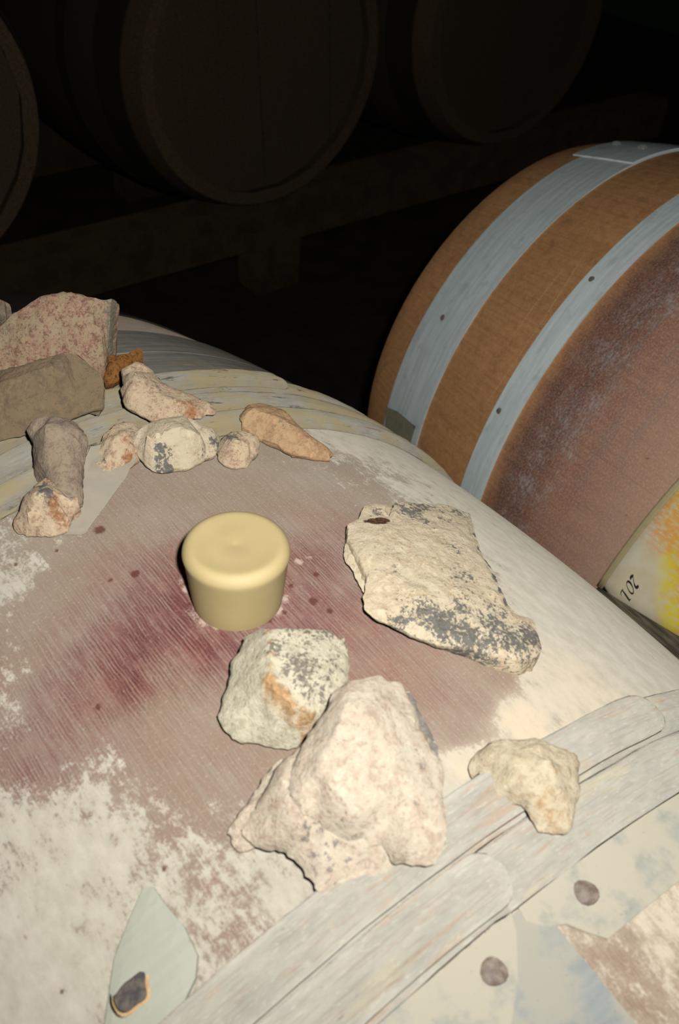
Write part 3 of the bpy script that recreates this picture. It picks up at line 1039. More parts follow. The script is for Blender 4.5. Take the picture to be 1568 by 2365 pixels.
# ------------------------------------------------------------------ stones
CROP = {'A': (760, 1120, 2.9037), 'B': (480, 1420, 2.6133), 'D': (1020, 1560, 2.8613), 'G': (0, 640, 5.2267), 'L': (0, 640, 3.136), 'M': (400, 780, 2.6133)}


def stone(crop, out, inner, mat, label, rough=0.0013, edge=0.004, jag=0.0016, bulge=0.001, seed=1, grey=(), rust=(), dark=(), step=0.0015, gtop=None, name='stone', group='limestone pieces on the barrel', relief=1.0, extra=()):
    ox, oy, sc = CROP[crop]
    bl = {}
    hm = float(np.mean([q[2] for q in out])) * 0.001
    for an, lst in (('grey', grey), ('rust', rust), ('dark', dark)):
        if lst:
            q = np.array([(r + (0,))[:5] for r in lst], float)
            s, y = B1.px(np.stack([ox + q[:, 0] / sc, oy + q[:, 1] / sc], 1), np.where(q[:, 4] > 0, q[:, 4] * 0.001, hm))
            bl[an] = [(s[i], y[i], q[i, 2] * 0.001, q[i, 3]) for i in range(len(q))]
    parts = []
    for k, (po, pi) in enumerate([(out, inner)] + list(extra)):
        o = np.array([(tuple(q) + (4,))[:4] for q in po], float)
        h = o[:, 2] * 0.001
        s, y = B1.px(np.stack([ox + o[:, 0] / sc, oy + o[:, 1] / sc], 1), h)
        O = np.stack([s, y, h, o[:, 3] * 0.001], 1)
        I = []
        if pi:
            q = np.array(pi, float)
            s, y = B1.px(np.stack([ox + q[:, 0] / sc, oy + q[:, 1] / sc], 1), q[:, 2] * 0.001)
            I = np.stack([s, y, q[:, 2] * 0.001], 1)
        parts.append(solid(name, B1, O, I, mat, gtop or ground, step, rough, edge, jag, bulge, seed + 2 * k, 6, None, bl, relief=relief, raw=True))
    V, F, A, n0 = [], [], {}, 0
    for v, f, at in parts:
        V.append(v)
        F += [tuple(i + n0 for i in q) for q in f]
        n0 += len(v)
        for kk, vv in at.items():
            A.setdefault(kk, []).append(vv)
    V = np.concatenate(V)
    A = {kk: np.concatenate(vv) for kk, vv in A.items()}
    c = V.mean(0)
    c[2] = V[:, 2].min()
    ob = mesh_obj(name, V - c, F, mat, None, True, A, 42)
    ob.location = Vector(c)
    return tag(ob, label, 'stone', group)


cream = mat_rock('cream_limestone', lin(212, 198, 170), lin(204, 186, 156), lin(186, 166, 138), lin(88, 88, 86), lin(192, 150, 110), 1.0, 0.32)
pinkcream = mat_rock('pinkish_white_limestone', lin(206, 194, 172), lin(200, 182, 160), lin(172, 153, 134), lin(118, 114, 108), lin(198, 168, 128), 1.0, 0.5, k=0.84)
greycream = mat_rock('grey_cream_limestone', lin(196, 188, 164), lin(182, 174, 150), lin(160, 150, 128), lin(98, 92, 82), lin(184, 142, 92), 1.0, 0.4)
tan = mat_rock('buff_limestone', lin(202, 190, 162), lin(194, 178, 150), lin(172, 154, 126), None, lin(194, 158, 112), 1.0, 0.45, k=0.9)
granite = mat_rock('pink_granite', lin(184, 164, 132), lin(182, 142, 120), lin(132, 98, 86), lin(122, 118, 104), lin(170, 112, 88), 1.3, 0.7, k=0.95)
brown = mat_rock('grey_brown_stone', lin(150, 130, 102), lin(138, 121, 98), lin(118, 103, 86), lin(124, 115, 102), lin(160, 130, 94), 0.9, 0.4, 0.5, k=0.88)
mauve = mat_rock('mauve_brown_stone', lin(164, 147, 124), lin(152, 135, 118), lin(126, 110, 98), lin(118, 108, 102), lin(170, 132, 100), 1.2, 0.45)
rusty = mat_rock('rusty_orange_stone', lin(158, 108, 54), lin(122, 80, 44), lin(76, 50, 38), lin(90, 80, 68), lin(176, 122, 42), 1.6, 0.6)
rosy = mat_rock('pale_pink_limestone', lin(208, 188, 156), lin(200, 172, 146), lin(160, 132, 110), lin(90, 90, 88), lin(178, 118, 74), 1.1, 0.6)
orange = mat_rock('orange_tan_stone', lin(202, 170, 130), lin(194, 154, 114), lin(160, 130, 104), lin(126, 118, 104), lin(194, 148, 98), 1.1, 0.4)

# the flat slab beside the bung
stone('A', [(122, 262, 11, 2), (165, 232, 11, 1), (215, 222, 11, 1), (300, 215, 12, 0), (400, 205, 12, 0), (432, 150, 12, 0), (445, 112, 12, 0), (600, 110, 12, 0), (800, 130, 12, 0), (935, 180, 12, -3), (955, 300, 12, -3), (1000, 430, 12, -2), (1085, 580, 12, -4), (1150, 730, 12, -4), (1220, 835, 11, 0),
            (1370, 900, 9, 0), (1405, 980, 9, 0), (1428, 1100, 9, 0), (1400, 1150, 9, -1), (1310, 1165, 9, -2), (1100, 1125, 9, 0), (850, 1075, 9, 4), (720, 1055, 9, 6), (545, 1000, 10, 9), (430, 940, 11, 12), (330, 900, 11, 13), (250, 825, 11, 13), (235, 740, 12, 10), (248, 690, 12, 6),
            (252, 590, 12, 0), (205, 490, 12, 0), (175, 410, 12, 0), (130, 340, 11, 1)],
      [(240, 300, 13), (300, 500, 14), (600, 400, 15), (800, 700, 15), (500, 800, 14), (1000, 950, 13), (1250, 1030, 11), (850, 300, 14), (700, 1000, 12), (440, 230, 13), (350, 850, 13), (900, 1020, 12)],
      cream, 'large flat cream limestone slab with grey lichen to the right of the bung', 0.0008, 0.0010, 0.0016, 0.0003, 3,
      grey=[(500, 160, 6, .55), (540, 190, 8, .62), (640, 150, 8, .55), (860, 190, 7, .58), (620, 260, 6, .5), (740, 200, 7, .45), (640, 870, 8, .66), (560, 880, 6, .5), (760, 950, 9, .74), (920, 1020, 9, .7), (1100, 950, 11, .58), (1250, 1030, 10, .7), (1370, 1010, 8, .74), (880, 640, 9, .48), (900, 850, 9, .52), (1130, 860, 9, .5), (430, 590, 6, .38), (480, 920, 7, .52), (1050, 1060, 8, .62), (1340, 1100, 7, .5), (330, 160, 6, .5), (420, 480, 6, .34), (840, 450, 7, .42), (760, 240, 7, .4), (900, 740, 7, .44), (480, 760, 6, .36),
            (985, 330, 2.6, .8, 6), (1015, 430, 2.6, .8, 6), (1070, 530, 3.0, .9, 6), (1115, 620, 3.0, .95, 6), (1150, 700, 3.0, .95, 6), (1190, 780, 3.0, .95, 6)],
      rust=[(1000, 700, 12, .28), (600, 330, 9, .2), (1080, 780, 8, .3), (200, 520, 5, .4), (1180, 1140, 10, .3), (850, 1080, 12, .3), (600, 180, 3, .5), (380, 260, 5, .4)],
      dark=[(345, 236, 3.0, 1.1, 13), (300, 240, 2.8, 1.0, 13), (245, 246, 2.0, .8, 12), (385, 232, 2.2, .9, 13)],
      extra=[([(120, 330, 7, 1), (178, 395, 8, 0), (215, 480, 8, 0), (262, 590, 8, 0), (262, 700, 7, 1), (238, 712, 6, 5), (190, 645, 6, 6), (160, 572, 6, 6), (108, 500, 6, 6), (105, 440, 7, 5), (118, 380, 7, 3)], [(160, 470, 9)]),
             ([(205, 215, 8, 0), (225, 160, 9, 0), (250, 122, 9, 0), (330, 122, 9, 0), (425, 132, 9, 0), (440, 200, 9, 0), (400, 240, 9, 0), (230, 250, 9, 0)], []),
             ([(900, 190, 6, 0), (945, 178, 6, 0), (975, 300, 6, 0), (1022, 430, 6, 0), (1062, 500, 6, 0), (1108, 580, 6, 0), (1150, 690, 6, 0), (1190, 770, 6, 0), (1245, 850, 6, 0), (1150, 850, 6, 0), (1000, 600, 6, 0), (920, 400, 6, 0)], [])])

# the lump below the bung
stone('B', [(215, 125, 16), (330, 70, 24), (400, 75, 28), (500, 65, 28), (620, 70, 26), (700, 75, 24), (760, 112, 22), (800, 138, 20), (825, 125, 18), (840, 200, 17), (850, 290, 16), (855, 380, 15), (800, 470, 16), (740, 560, 18), (680, 640, 18), (590, 722, 12, 4), (540, 775, 8, 4), (480, 790, 7, 4), (400, 777, 7, 4),
            (300, 755, 7, 4), (200, 755, 7, 3), (140, 730, 8, 4), (100, 680, 9, 5), (60, 590, 10, 5), (85, 520, 11, 3), (120, 400, 12, 2), (150, 300, 13, 3), (150, 250, 13, 1), (190, 220, 14)],
      [(360, 130, 31), (380, 250, 33), (365, 370, 33), (420, 470, 31), (520, 560, 27), (620, 600, 23), (600, 250, 28), (700, 300, 25), (600, 420, 27), (220, 400, 21), (230, 550, 18), (330, 650, 15), (470, 690, 13)],
      greycream, 'rounded grey-cream stone with a dark speckled face just below the bung', 0.0010, 0.002, 0.0015, 0.0006, 5,
      grey=[(430, 130, 6, .75), (540, 150, 8, .5), (480, 230, 7, .5), (620, 250, 8, .45), (560, 420, 8, .62), (420, 330, 5, .55), (720, 160, 7, .55), (600, 500, 7, .6), (720, 330, 7, .42), (680, 520, 6, .5), (700, 420, 6, .45)],
      rust=[(365, 100, 2.4, .7, 28), (378, 160, 2.2, .65, 31), (385, 220, 2.2, .65, 33), (375, 290, 2.2, .65, 33), (358, 360, 2.4, .75, 33), (375, 410, 3, .95, 32), (425, 455, 3.2, 1.0, 31), (470, 500, 2.6, .9, 29), (505, 545, 2.4, .85, 27), (560, 585, 2.6, .75, 25), (620, 610, 3, .7, 22)])

# the big pale wedge: an upper sheet over a lower, broken layer
stone('B', [(765, 450, 36), (850, 405, 38), (960, 370, 38), (1025, 350, 36), (1080, 385, 34), (1160, 380, 31), (1215, 460, 29, -2), (1260, 590, 28, -3), (1310, 700, 27, -4), (1350, 800, 26, -3), (1410, 900, 24, 0), (1425, 1000, 24, 1), (1430, 1100, 24, 2), (1450, 1250, 23, 2), (1430, 1350, 22, 3), (1410, 1440, 20, 7), (1370, 1490, 19, 11),
            (1290, 1512, 18, 12), (1180, 1502, 18, 12), (1110, 1485, 18, 6), (1065, 1420, 19, 1), (1040, 1378, 20, 1), (980, 1372, 20, 1), (935, 1328, 21, 1), (870, 1338, 21, 1), (780, 1305, 22, 1), (690, 1275, 23, 1), (660, 1225, 25, 1), (570, 1200, 26, 1), (520, 1120, 28, 1), (470, 1040, 27, 1), (480, 960, 26, 1), (540, 830, 27, 1), (620, 690, 29, 1), (700, 580, 32, 1)],
      [(840, 520, 45), (960, 600, 45), (760, 720, 43), (900, 800, 43), (660, 950, 37), (1100, 800, 37), (1200, 1000, 34), (800, 1100, 38), (880, 640, 43), (1250, 1300, 29), (1180, 1430, 24), (900, 1230, 32)],
      pinkcream, 'biggest pale pinkish wedge of limestone propped against the speckled lump', 0.0010, 0.0014, 0.0020, 0.0004, 9,
      grey=[(1290, 1000, 7, .3), (1310, 1180, 7, .26), (900, 700, 6, .3), (700, 1370, 8, .42), (790, 1360, 7, .36), (620, 1260, 4, .5), (1240, 490, 3.0, 1.0, 14), (1275, 560, 3.2, 1.1, 13), (1310, 640, 3.2, 1.1, 13), (1340, 710, 3.0, 1.1, 12), (1370, 790, 3.0, .9, 12)],  # right-edge blobs paint the shadowed side of the lower layer
      rust=[(1050, 700, 14, .2), (430, 1150, 8, .3), (400, 1050, 6, .3), (760, 1190, 7, .2), (1180, 850, 12, .2), (370, 1210, 4, .45), (1350, 770, 3, .5), (560, 1180, 5, .25)],
      extra=[([(1150, 1440, 14, 0), (1095, 1530, 12, 1), (950, 1578, 11, -2), (830, 1610, 11, -4), (740, 1648, 11, 0), (670, 1660, 11, 5), (600, 1560, 11, 7), (540, 1490, 11, 8), (470, 1432, 11, 8), (380, 1405, 10, 6), (280, 1395, 9, 4), (235, 1350, 9, 2), (215, 1290, 10, 1),
                (260, 1180, 12, 0), (330, 1060, 14, 0), (400, 930, 18, 0), (470, 860, 22, 0), (560, 790, 25, 0), (700, 800, 27), (800, 1100, 26), (1000, 1300, 20)],
               [(480, 1200, 25), (400, 1290, 18), (600, 1270, 23), (690, 1310, 21), (850, 1360, 19.5), (1000, 1400, 18.5), (560, 1380, 17), (800, 1480, 16), (700, 1570, 14), (450, 1000, 26), (540, 1180, 26)]),
              ([(120, 1312, 5, 2), (150, 1230, 6, 1), (230, 1130, 8, 0), (300, 1040, 9, 0), (380, 920, 11, 0), (450, 860, 13, 0), (420, 1000, 13, 0), (330, 1150, 11, 0), (290, 1260, 9, 0), (290, 1400, 5, 2), (190, 1415, 4, 3), (145, 1370, 5, 3)], [(230, 1260, 8)]),
              ([(1180, 440, 14, 0), (1222, 455, 14, 0), (1270, 530, 13, 0), (1315, 620, 13, 0), (1348, 700, 12, 0), (1378, 790, 12, 0), (1412, 905, 10, 0), (1340, 900, 10, 0), (1260, 700, 12, 0), (1200, 560, 13, 0)], [])])

# buff stone on the hoops
stone('D', [(190, 590, 7), (210, 530, 8), (310, 430, 12), (450, 410, 16), (600, 400, 19), (700, 420, 20), (830, 470, 20), (890, 500, 18, 1), (920, 560, 17, 1), (915, 650, 17, 1), (910, 750, 17, 1), (890, 870, 16, 1), (885, 970, 15, 3), (840, 1020, 13, 4), (740, 1030, 12, 4), (650, 1010, 12, 4), (620, 950, 13, 5), (570, 890, 14, 5), (540, 842, 14, 4),
            (470, 820, 13, 3), (400, 780, 12, 2), (330, 770, 10, 2), (260, 800, 8, 2), (215, 810, 7, 2), (240, 750, 8, 1), (290, 690, 8, 1), (270, 670, 7, 3), (215, 655, 6, 3)],
      [(400, 520, 19), (600, 520, 25), (720, 560, 28), (740, 660, 27), (690, 740, 23), (500, 660, 22), (600, 780, 20), (800, 600, 23), (820, 800, 20), (760, 900, 18), (660, 900, 17)],
      tan, 'smooth buff stone lying across the wooden hoops', 0.0010, 0.002, 0.0020, 0.0006, 13,
      rust=[(240, 770, 4, .8), (280, 710, 3, .5), (680, 740, 3, .5), (660, 900, 5, .6), (740, 970, 7, .55), (450, 700, 6, .2)])

# far-left heap -------------------------------------------------------
# pink granite block at the back
stone('G', [(-330, 760, 34.9), (-160, 640, 40.2), (0, 565, 43.6), (80, 490, 46.9), (160, 400, 50.9), (250, 340, 53.6), (420, 200, 59.8), (600, 150, 62.0), (720, 135, 62.7), (860, 128, 63.0), (960, 145, 62.2), (1050, 190, 60.2), (1180, 230, 58.4), (1260, 245, 57.8), (1330, 230, 58.4, -1), (1440, 280, 52.2, 0), (1452, 345, 47.3, 0), (1420, 440, 42.1, 0), (1335, 640, 33.2, 0), (1300, 760, 27.9, 0), (1280, 880, 23.6, 0), (1240, 1020, 18.4, 0), (1190, 1100, 16.8, 0), (1000, 1060, 21.6), (500, 1040, 22.5), (0, 1090, 20.3), (-300, 1100, 19.8)],
      [(300, 430, 50.6), (700, 300, 57.3), (1050, 300, 57.3), (1315, 300, 56.3), (1240, 560, 45.8), (1180, 850, 32.9), (1110, 1020, 24.4), (600, 560, 46.8), (900, 620, 44.1), (300, 720, 38.7), (0, 800, 33.1), (700, 850, 31.9), (100, 600, 42.0)],
      granite, 'big pink granite block at the back of the heap', 0.0018, 0.004, 0.0024, 0.001, 21, step=0.0024, gtop=lambda s, y: ground(s, y) + 0.0005,
      grey=[(1380, 300, 5, .75), (1330, 480, 5, .8), (1270, 680, 5, .8), (1210, 880, 5, .8), (1150, 1030, 6, .7), (350, 350, 8, .5), (250, 480, 8, .4), (120, 520, 8, .55), (1200, 240, 5, .4), (60, 600, 8, .45)],
      rust=[(1200, 320, 6, .5), (950, 150, 8, .35), (650, 780, 12, .25), (1100, 700, 9, .35)])
stone('G', [(-200, 120, 34), (-60, 180, 36), (0, 240, 38), (60, 262, 38), (110, 290, 36), (132, 335, 33), (105, 400, 28), (70, 452, 26), (0, 415, 30), (-200, 380, 30)], [(30, 330, 40)],
      mauve, 'small brown fragment half hidden behind the granite block', 0.0010, 0.003, 0.001, 0.0005, 23, step=0.0024, gtop=lambda s, y: ground(s, y) + 0.0015)
# grey-brown slab
stone('L', [(-160, 720, 34), (0, 655, 38), (150, 622, 42), (300, 572, 46), (400, 545, 48), (480, 530, 48), (560, 535, 46), (620, 580, 44), (650, 612, 42), (720, 660, 38), (742, 720, 33), (762, 800, 28, 4), (755, 870, 22, 6), (740, 903, 19, 7), (620, 945, 17, 8), (500, 998, 16, 8), (350, 1050, 15, 4), (190, 1108, 14, 6), (80, 1130, 14, 8), (0, 1150, 14, 8), (-160, 1190, 14, 6)],
      [(0, 760, 42), (200, 700, 45), (450, 640, 48), (640, 720, 40), (100, 830, 39), (330, 810, 39), (560, 800, 37), (690, 800, 32), (90, 960, 28), (300, 940, 28), (560, 900, 26)],
      brown, 'smooth grey-brown slab in front of the granite block', 0.0012, 0.005, 0.0016, 0.001, 27, step=0.0022,
      grey=[(300, 630, 12, .4), (520, 620, 12, .4), (60, 720, 12, .4), (600, 850, 8, .3)], rust=[(320, 730, 10, .35), (100, 860, 8, .4), (180, 1000, 9, .35)])
# rusty pebble and pink crumb
stone('L', [(735, 690, 10), (745, 640, 12), (770, 525, 18), (850, 540, 19), (920, 520, 21), (985, 490, 22), (1035, 510, 20), (1030, 560, 16), (1010, 605, 13), (940, 650, 12), (885, 690, 11), (822, 740, 10, 3), (755, 745, 10, 3)],
      [(820, 600, 20), (940, 570, 21), (800, 690, 16)], rusty, 'rust-orange pebble wedged beside the granite block', 0.0014, 0.004, 0.0014, 0.001, 31, rust=[(980, 540, 5, .9)], step=0.002)
stone('L', [(778, 462, 12), (825, 480, 12), (832, 508, 10), (800, 530, 9), (772, 520, 9)], [(800, 495, 14)], rosy, 'tiny pink crumb of stone behind the rust-orange pebble', 0.0006, 0.002, 0.0006, 0.0004, 33, step=0.002)
# pale saddle-shaped stone
stone('L', [(880, 640, 28, 3), (900, 620, 29), (980, 600, 30), (1040, 615, 29), (1090, 650, 27), (1150, 720, 24), (1190, 760, 22), (1260, 790, 21), (1350, 820, 20), (1420, 850, 18), (1500, 890, 16), (1568, 930, 14), (1560, 975, 13, 5), (1500, 985, 13, 7), (1460, 1008, 12, 5), (1380, 1002, 13), (1300, 1005, 14), (1200, 1010, 15), (1120, 1015, 16, 5), (1050, 980, 17, 7), (960, 930, 19, 8), (888, 880, 20, 7), (885, 830, 22, 5), (880, 780, 24, 4), (885, 720, 26, 4)],
      [(960, 680, 33), (1060, 740, 29), (940, 800, 28), (1030, 850, 24), (1150, 830, 25), (1280, 900, 22), (1130, 950, 19), (1400, 930, 18)],
      rosy, 'pale pink saddle-shaped stone with a rust patch on the far hoops', 0.0014, 0.003, 0.0016, 0.0008, 37, grey=[(1330, 955, 4, .6), (1120, 840, 4, .4)], rust=[(1390, 920, 7, .7), (1300, 960, 6, .5), (1150, 990, 5, .4)], step=0.002)
# orange finger of stone
stone('M', [(405, 470, 12, 3), (415, 430, 13), (450, 390, 14), (520, 380, 14), (600, 400, 14), (680, 440, 14), (740, 490, 13), (790, 540, 12), (850, 590, 11), (920, 640, 9), (975, 682, 6), (955, 715, 5, 2), (870, 706, 6, 3), (800, 690, 7, 4), (730, 676, 8, 4), (680, 652, 8, 4), (630, 622, 8, 4), (580, 603, 7, 2), (540, 585, 6, 1), (500, 560, 7, 1), (450, 522, 9, 3), (420, 500, 11, 3)],
      [(480, 430, 17), (600, 470, 17), (700, 530, 15), (800, 600, 12), (880, 660, 9), (520, 520, 12)], orange, 'long orange finger-shaped stone pointing along the barrel edge', 0.0012, 0.004, 0.0014, 0.0008, 41, grey=[(640, 560, 5, .45), (480, 410, 6, .35)], rust=[(690, 500, 9, .6), (760, 570, 10, .4)], step=0.002)
# cream oval
stone('L', [(962, 1150, 16, 4), (975, 1090, 18), (1040, 1040, 21), (1130, 1010, 22), (1220, 1000, 23), (1330, 990, 22), (1420, 1010, 20), (1480, 1050, 18), (1540, 1060, 16), (1590, 1110, 13), (1600, 1180, 10), (1560, 1230, 10, 2), (1500, 1262, 9, 3), (1420, 1312, 9, 4), (1350, 1346, 8, 3), (1250, 1356, 8, 3), (1180, 1360, 8, 3), (1100, 1346, 9, 4), (1050, 1310, 10, 5), (1000, 1242, 12, 5), (970, 1190, 14, 5)],
      [(1060, 1130, 26), (1250, 1080, 29), (1400, 1110, 26), (1100, 1220, 24), (1300, 1230, 24), (1200, 1310, 15), (1480, 1180, 18), (1420, 1240, 17)],
      cream, 'cream oval stone with a blue-grey spot resting on the far hoop', 0.0013, 0.005, 0.0014, 0.001, 43, grey=[(1160, 1285, 3.2, .8), (1215, 1300, 3.2, .85), (1130, 1310, 2.6, .7), (1560, 1150, 5, .6), (1530, 1230, 4, .6)], rust=[(1100, 1280, 5, .35), (1150, 1060, 7, .25)], step=0.002)
# small knob
stone('M', [(263, 650, 8), (290, 590, 12), (350, 550, 15), (420, 540, 16), (500, 570, 14), (530, 602, 12), (520, 650, 10, 1), (480, 692, 8, 1), (440, 750, 5, 1), (390, 760, 5, 2), (320, 740, 6, 3), (280, 702, 7, 3)], [(380, 610, 19), (460, 620, 17), (350, 690, 13), (420, 710, 11)],
      rosy, 'small knobbly pale stone between the cream oval and the orange finger', 0.0013, 0.004, 0.0014, 0.001, 47, grey=[(345, 645, 4, .7), (370, 625, 3, .5)], rust=[(480, 600, 4, .4)], step=0.002)
# ragged pink piece
stone('L', [(640, 1300, 6), (690, 1280, 9), (720, 1220, 12), (750, 1130, 14), (800, 1080, 15), (900, 1022, 16), (985, 1040, 15), (1000, 1120, 13), (990, 1180, 12), (1010, 1250, 9), (1020, 1292, 6, 1), (960, 1340, 5, 1), (880, 1372, 5, 1), (800, 1402, 5, 1), (690, 1442, 4, 2), (692, 1380, 5, 2), (682, 1330, 5)],
      [(820, 1160, 18), (900, 1120, 18), (850, 1280, 13), (940, 1240, 12), (760, 1340, 10)], rosy, 'ragged pink stone with an orange edge tucked against the cream oval', 0.0013, 0.003, 0.002, 0.0008, 51, grey=[(740, 1330, 4, .4)], rust=[(960, 1300, 6, .75), (930, 1240, 4, .6), (880, 1340, 5, .4)], step=0.002)
# upright mauve piece
stone('L', [(190, 1085, 26, 3), (215, 1050, 28), (260, 1000, 30), (330, 985, 31), (480, 1000, 30), (560, 1030, 28), (600, 1080, 26), (625, 1150, 23), (620, 1250, 18), (600, 1330, 14, 2), (586, 1345, 17, 1), (585, 1450, 14, 1), (590, 1600, 10, 2), (520, 1625, 12), (420, 1590, 16), (390, 1510, 18), (335, 1420, 19, -3), (290, 1340, 20, -5), (262, 1240, 22, -5), (245, 1160, 24, -4), (225, 1110, 25, 0)],
      [(330, 1080, 34), (480, 1080, 33), (560, 1180, 27), (330, 1220, 29), (480, 1300, 24), (450, 1450, 20), (540, 1500, 16)],
      mauve, 'upright mauve-brown stone leaning on the grey-brown slab', 0.0012, 0.003, 0.0016, 0.0006, 53, grey=[(500, 1060, 7, .45), (300, 1050, 6, .3), (235, 1250, 4, .7), (270, 1380, 4, .7)], rust=[(400, 1400, 9, .25)], step=0.002)
# pale one at the front of the heap
stone('L', [(82, 1752, 8, 3), (110, 1690, 11), (150, 1600, 15), (200, 1540, 17), (260, 1455, 19), (320, 1420, 20), (380, 1450, 20), (430, 1520, 19), (500, 1592, 17), (555, 1580, 15, 2), (550, 1612, 13, 3), (505, 1660, 11, 2), (492, 1740, 8, 2), (470, 1800, 6, 2), (380, 1832, 6, 3), (280, 1846, 6, 3), (180, 1842, 6, 3), (120, 1822, 6, 3), (90, 1790, 7, 3)],
      [(250, 1560, 25), (330, 1540, 24), (400, 1620, 22), (250, 1680, 23), (370, 1720, 19), (180, 1740, 16), (300, 1790, 13)],
      rosy, 'pale stone with a charcoal and rust streak lying on the paper card', 0.0013, 0.005, 0.0015, 0.001, 57, grey=[(305, 1480, 3.5, .8, 22), (330, 1540, 3.5, .8, 23), (345, 1590, 3, .7, 22)], rust=[(380, 1560, 3.5, .7, 22), (385, 1630, 4, .75, 21), (340, 1450, 3.5, .7, 21), (430, 1660, 3, .5, 18)], step=0.002)

# ------------------------------------------------------------------ the card under the heap
ncard = Nodes('pale_grey_card', NEAR * 0.82)
V = ncard.attr('syh', 'Vector')
a_ = ncard.noise(V, 60, 5, 0.6)
b_ = ncard.noise(V, 600, 2, 0.5)
ncard.set(Base_Color=ncard.mix(ncard.step(a_, 0.3, 0.7), lin(188, 178, 156), lin(178, 170, 152)), Roughness=0.85, Diffuse_Roughness=1.0, Normal=ncard.bump(b_, 0.1, 0.0003))
cpix = [(60, 1237), (110, 1233), (185, 1233), (197, 1228), (240, 1170), (285, 1108), (300, 1088), (318, 1076), (300, 1050), (215, 1060), (190, 1120), (120, 1180)]
s_, y_ = B1.px(cpix, 0.0015)
cg = lambda s, y: np.clip((y - 0.119) / 0.012, 0, 1) * 0.0100
O = np.stack([s_, y_, cg(s_, y_) + 0.0012, np.zeros(len(s_))], 1)
card = solid('paper_card', B1, O, [], ncard.m, lambda s, y: cg(s, y) + 0.0004, 0.003, rows=1, origin=True)
tag(card, 'pale grey card lying under the front stones of the heap', 'card')

# ------------------------------------------------------------------ the dated drawing on the flank of the second barrel
nd = Nodes('crayon_drawing_on_paper')
V = nd.attr('syh', 'Vector')
sx, sy_, sz_ = nd.sep(V)
ns = nd.noise(nd.scale(V, (1, 0.35, 1)), 330, 5, 0.7)
nl = nd.noise(V, 28, 4, 0.6)
wob_ = nd.mul(nd.math('SUBTRACT', nl, 0.5), 0.03)
paper = nd.mix(nd.step(nd.noise(V, 50, 4, 0.6), 0.35, 0.7), lin(214, 206, 182), lin(206, 192, 160))
yel = nd.mul(nd.step(nd.math('SUBTRACT', nd.add(sx, wob_), nd.mul(sy_, 1.9)), -0.480, -0.435), nd.step(ns, 0.34, 0.56, 0.25, 1.0))
col = nd.mix(nd.mul(yel, 0.95), paper, nd.mix(nd.step(nl, 0.4, 0.6), lin(224, 206, 52), lin(222, 176, 60)))
ora = nd.mul(nd.mul(nd.step(nd.add(sx, wob_), -0.415, -0.385), nd.step(nd.add(sy_, wob_), 0.018, 0.034)), nd.step(ns, 0.40, 0.60))
col = nd.mix(nd.mul(ora, 0.8), col, lin(222, 158, 96))
pk = nd.mul(nd.step(nd.noise(V, 45, 3, 0.6), 0.52, 0.64), nd.step(sy_, 0.045, 0.058))
col = nd.mix(nd.mul(pk, 0.6), col, lin(214, 172, 138))
nd.set(Base_Color=col, Roughness=0.5, Diffuse_Roughness=0.6, Normal=nd.bump(ns, 0.12, 0.0004))
film = Nodes('clear_plastic_sleeve')
fv = film.attr('syh', 'Vector')
fn = film.noise(film.scale(fv, (1, 0.06, 1)), 420, 4, 0.6)
film.set(Base_Color=film.mix(film.step(fn, 0.35, 0.65), lin(122, 114, 94), lin(80, 74, 62)), Roughness=0.18, Alpha=0.88, Normal=film.bump(fn, 0.5, 0.0015))
film2 = Nodes('clear_plastic_border')
fv = film2.attr('syh', 'Vector')
fn2 = film2.noise(film2.scale(fv, (1, 0.3, 1)), 300, 4, 0.6)
film2.set(Base_Color=film2.mix(fn2, lin(196, 184, 140), lin(176, 160, 124)), Roughness=0.25, Alpha=0.85)
ink = mat_plain('black_ink', lin(46, 44, 40), lin(54, 50, 46), 100, 0.5, 0.0)

H2 = 0.0045
FW2 = Local((0, 0, 0))
dr = empty('drawing_sheet', B2.c - np.array([0, 0, RB]), B2.az)
tag(dr, 'yellow crayon drawing dated 201 in a plastic sleeve against the brown barrel', 'drawing')
th_lo, th_hi = math.radians(-76.2), math.radians(-24)
def sheet(name, sa, sb, ya, yb, h, th, mat, skew=0.0, slant=0.0, ns_=26, ny_=20, hfun=None):
    v, f, att = [], [], []
    for layer in (th, 0.0):
        for j in range(ny_ + 1):
            for i in range(ns_ + 1):
                s = sa + (sb - sa) * i / ns_
                y = ya + (yb - ya) * j / ny_ + skew * (s - sa)
                s = s + slant * (0.064 - y)
                hh = h + layer + (hfun(i / ns_, j / ny_) if hfun else 0)
                v.append(FW2.local(s, y, hh))
                att.append((s, y, hh))
    N1 = (ns_ + 1) * (ny_ + 1)
    for j in range(ny_):
        for i in range(ns_):
            a = j * (ns_ + 1) + i
            q = (a, a + 1, a + ns_ + 2, a + ns_ + 1)
            f.append(q)
            f.append(tuple(N1 + k for k in q[::-1]))
    edge = [i for i in range(ns_ + 1)] + [j * (ns_ + 1) + ns_ for j in range(1, ny_ + 1)] + [ny_ * (ns_ + 1) + i for i in range(ns_ - 1, -1, -1)] + [j * (ns_ + 1) for j in range(ny_ - 1, 0, -1)]
    for a, b in zip(edge, edge[1:] + edge[:1]):
        f.append((b, a, N1 + a, N1 + b))
    return mesh_obj(name, np.array(v), f, mat, dr, True, {'syh': np.array(att)})


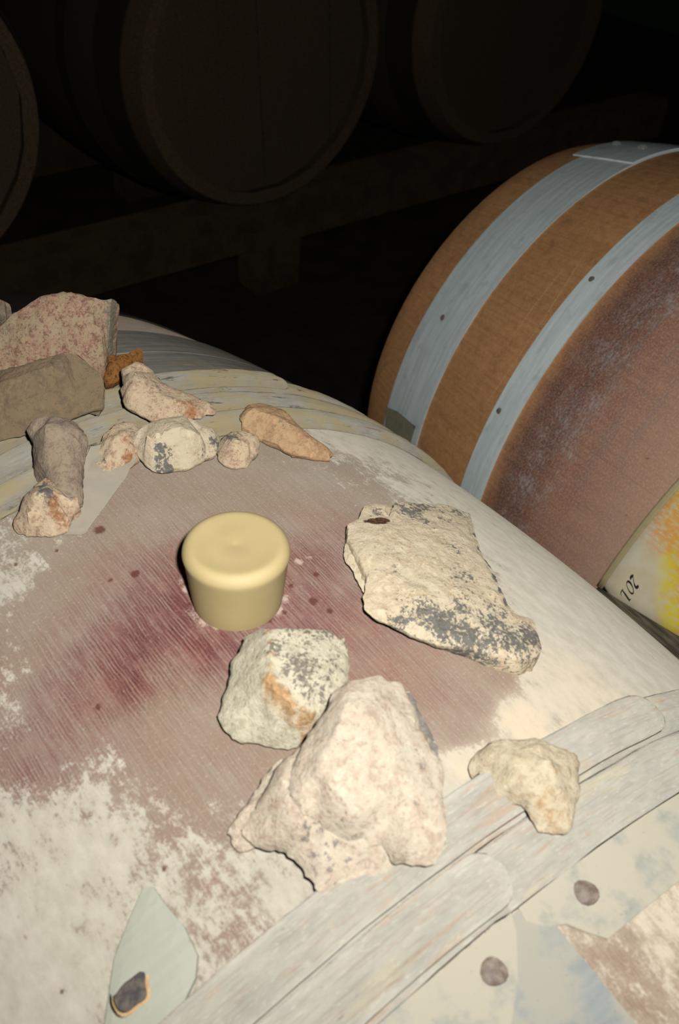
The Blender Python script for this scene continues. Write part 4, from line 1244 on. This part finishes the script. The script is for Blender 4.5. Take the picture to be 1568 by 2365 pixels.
SK = -0.13
lift = lambda i, j: 0.004 * math.sin(math.pi * min(1, i * 1.6)) if i < 0.62 else 0.0
sheet('paper', th_lo * RB, th_hi * RB, -0.235, 0.0600, H2, 0.0006, nd.m, SK, 0.135, hfun=lift)
sheet('sleeve_border', th_lo * RB, th_hi * RB, 0.0602, 0.0665, H2 - 0.0006, 0.0012, film2.m, SK, 0.135, ny_=3, hfun=lift)
sheet('sleeve_fold', th_lo * RB - 0.050, th_lo * RB + 0.0004, -0.235, 0.0640, H2 + 0.0008, 0.0006, film.m, 0.0, 0.135, 14, 24,
      hfun=lambda i, j: 0.010 * (1 - i) + 0.006 * math.sin(math.pi * i) * (1 - 0.7 * j) + 0.0012 * math.sin(9 * i))


def stroke(pts, widths):
    """an ink stroke traced on the sheet: a tapering ribbon through photo points"""
    s, y = B2.px(np.array(pts, float), H2 + 0.003)
    P = np.stack([s, y], 1)
    Q, Wd = [], []
    m = len(P)
    for k in range(m - 1):
        p0, p1, p2, p3 = P[max(k - 1, 0)], P[k], P[k + 1], P[min(k + 2, m - 1)]
        for t in np.linspace(0, 1, 7)[: (7 if k == m - 2 else 6)]:
            Q.append(0.5 * (2 * p1 + (p2 - p0) * t + (2 * p0 - 5 * p1 + 4 * p2 - p3) * t * t + (3 * p1 - p0 - 3 * p2 + p3) * t ** 3))
            Wd.append(widths[k] * (1 - t) + widths[k + 1] * t)
    Q, Wd = np.array(Q), np.array(Wd) * 0.00042
    T = np.gradient(Q, axis=0)
    T = T / (np.linalg.norm(T, axis=1, keepdims=True) + 1e-12)
    Nn = np.stack([-T[:, 1], T[:, 0]], 1)
    return Q + Nn * Wd[:, None] / 2, Q - Nn * Wd[:, None] / 2


def glyph(strokes):
    v, f = [], []
    for pts, wd in strokes:
        P = [(1380 + a / 11.2, 1290 + b / 11.2) for a, b in pts]
        l, r = stroke(P, wd)
        n0 = len(v)
        for q in list(l) + list(r):
            ii = (q[0] - th_lo * RB) / ((th_hi - th_lo) * RB)
            v.append(FW2.local(q[0], q[1], H2 + 0.0008 + lift(ii, 0)))
        k = len(l)
        f += [(n0 + i, n0 + i + 1, n0 + k + i + 1, n0 + k + i) for i in range(k - 1)]
    mesh_obj('digit', np.array(v), f, ink, dr)


glyph([([(848, 560), (845, 510), (870, 470), (900, 440), (908, 412)], [1.2, 4.5, 6, 5, 1.5]), ([(905, 440), (915, 520), (930, 620), (955, 710), (990, 750), (1025, 730), (1035, 685)], [1.5, 1.5, 2, 4, 7, 6, 2])])
glyph([([(760, 600), (735, 650), (750, 740), (800, 850), (860, 910), (900, 900), (912, 840), (890, 740), (840, 640), (790, 598), (760, 600)], [4, 1.6, 1.6, 2.5, 4.5, 3, 1.8, 2.2, 4.5, 5.5, 4])])
glyph([([(590, 965), (572, 915), (590, 860), (636, 790)], [1.2, 2, 2.5, 1.2]), ([(610, 815), (690, 930), (760, 1040), (800, 1090)], [2.5, 4.2, 4.5, 3.5]), ([(785, 1120), (800, 1090), (832, 1050)], [1.5, 2.5, 1.5])])

bpy.context.view_layer.update()
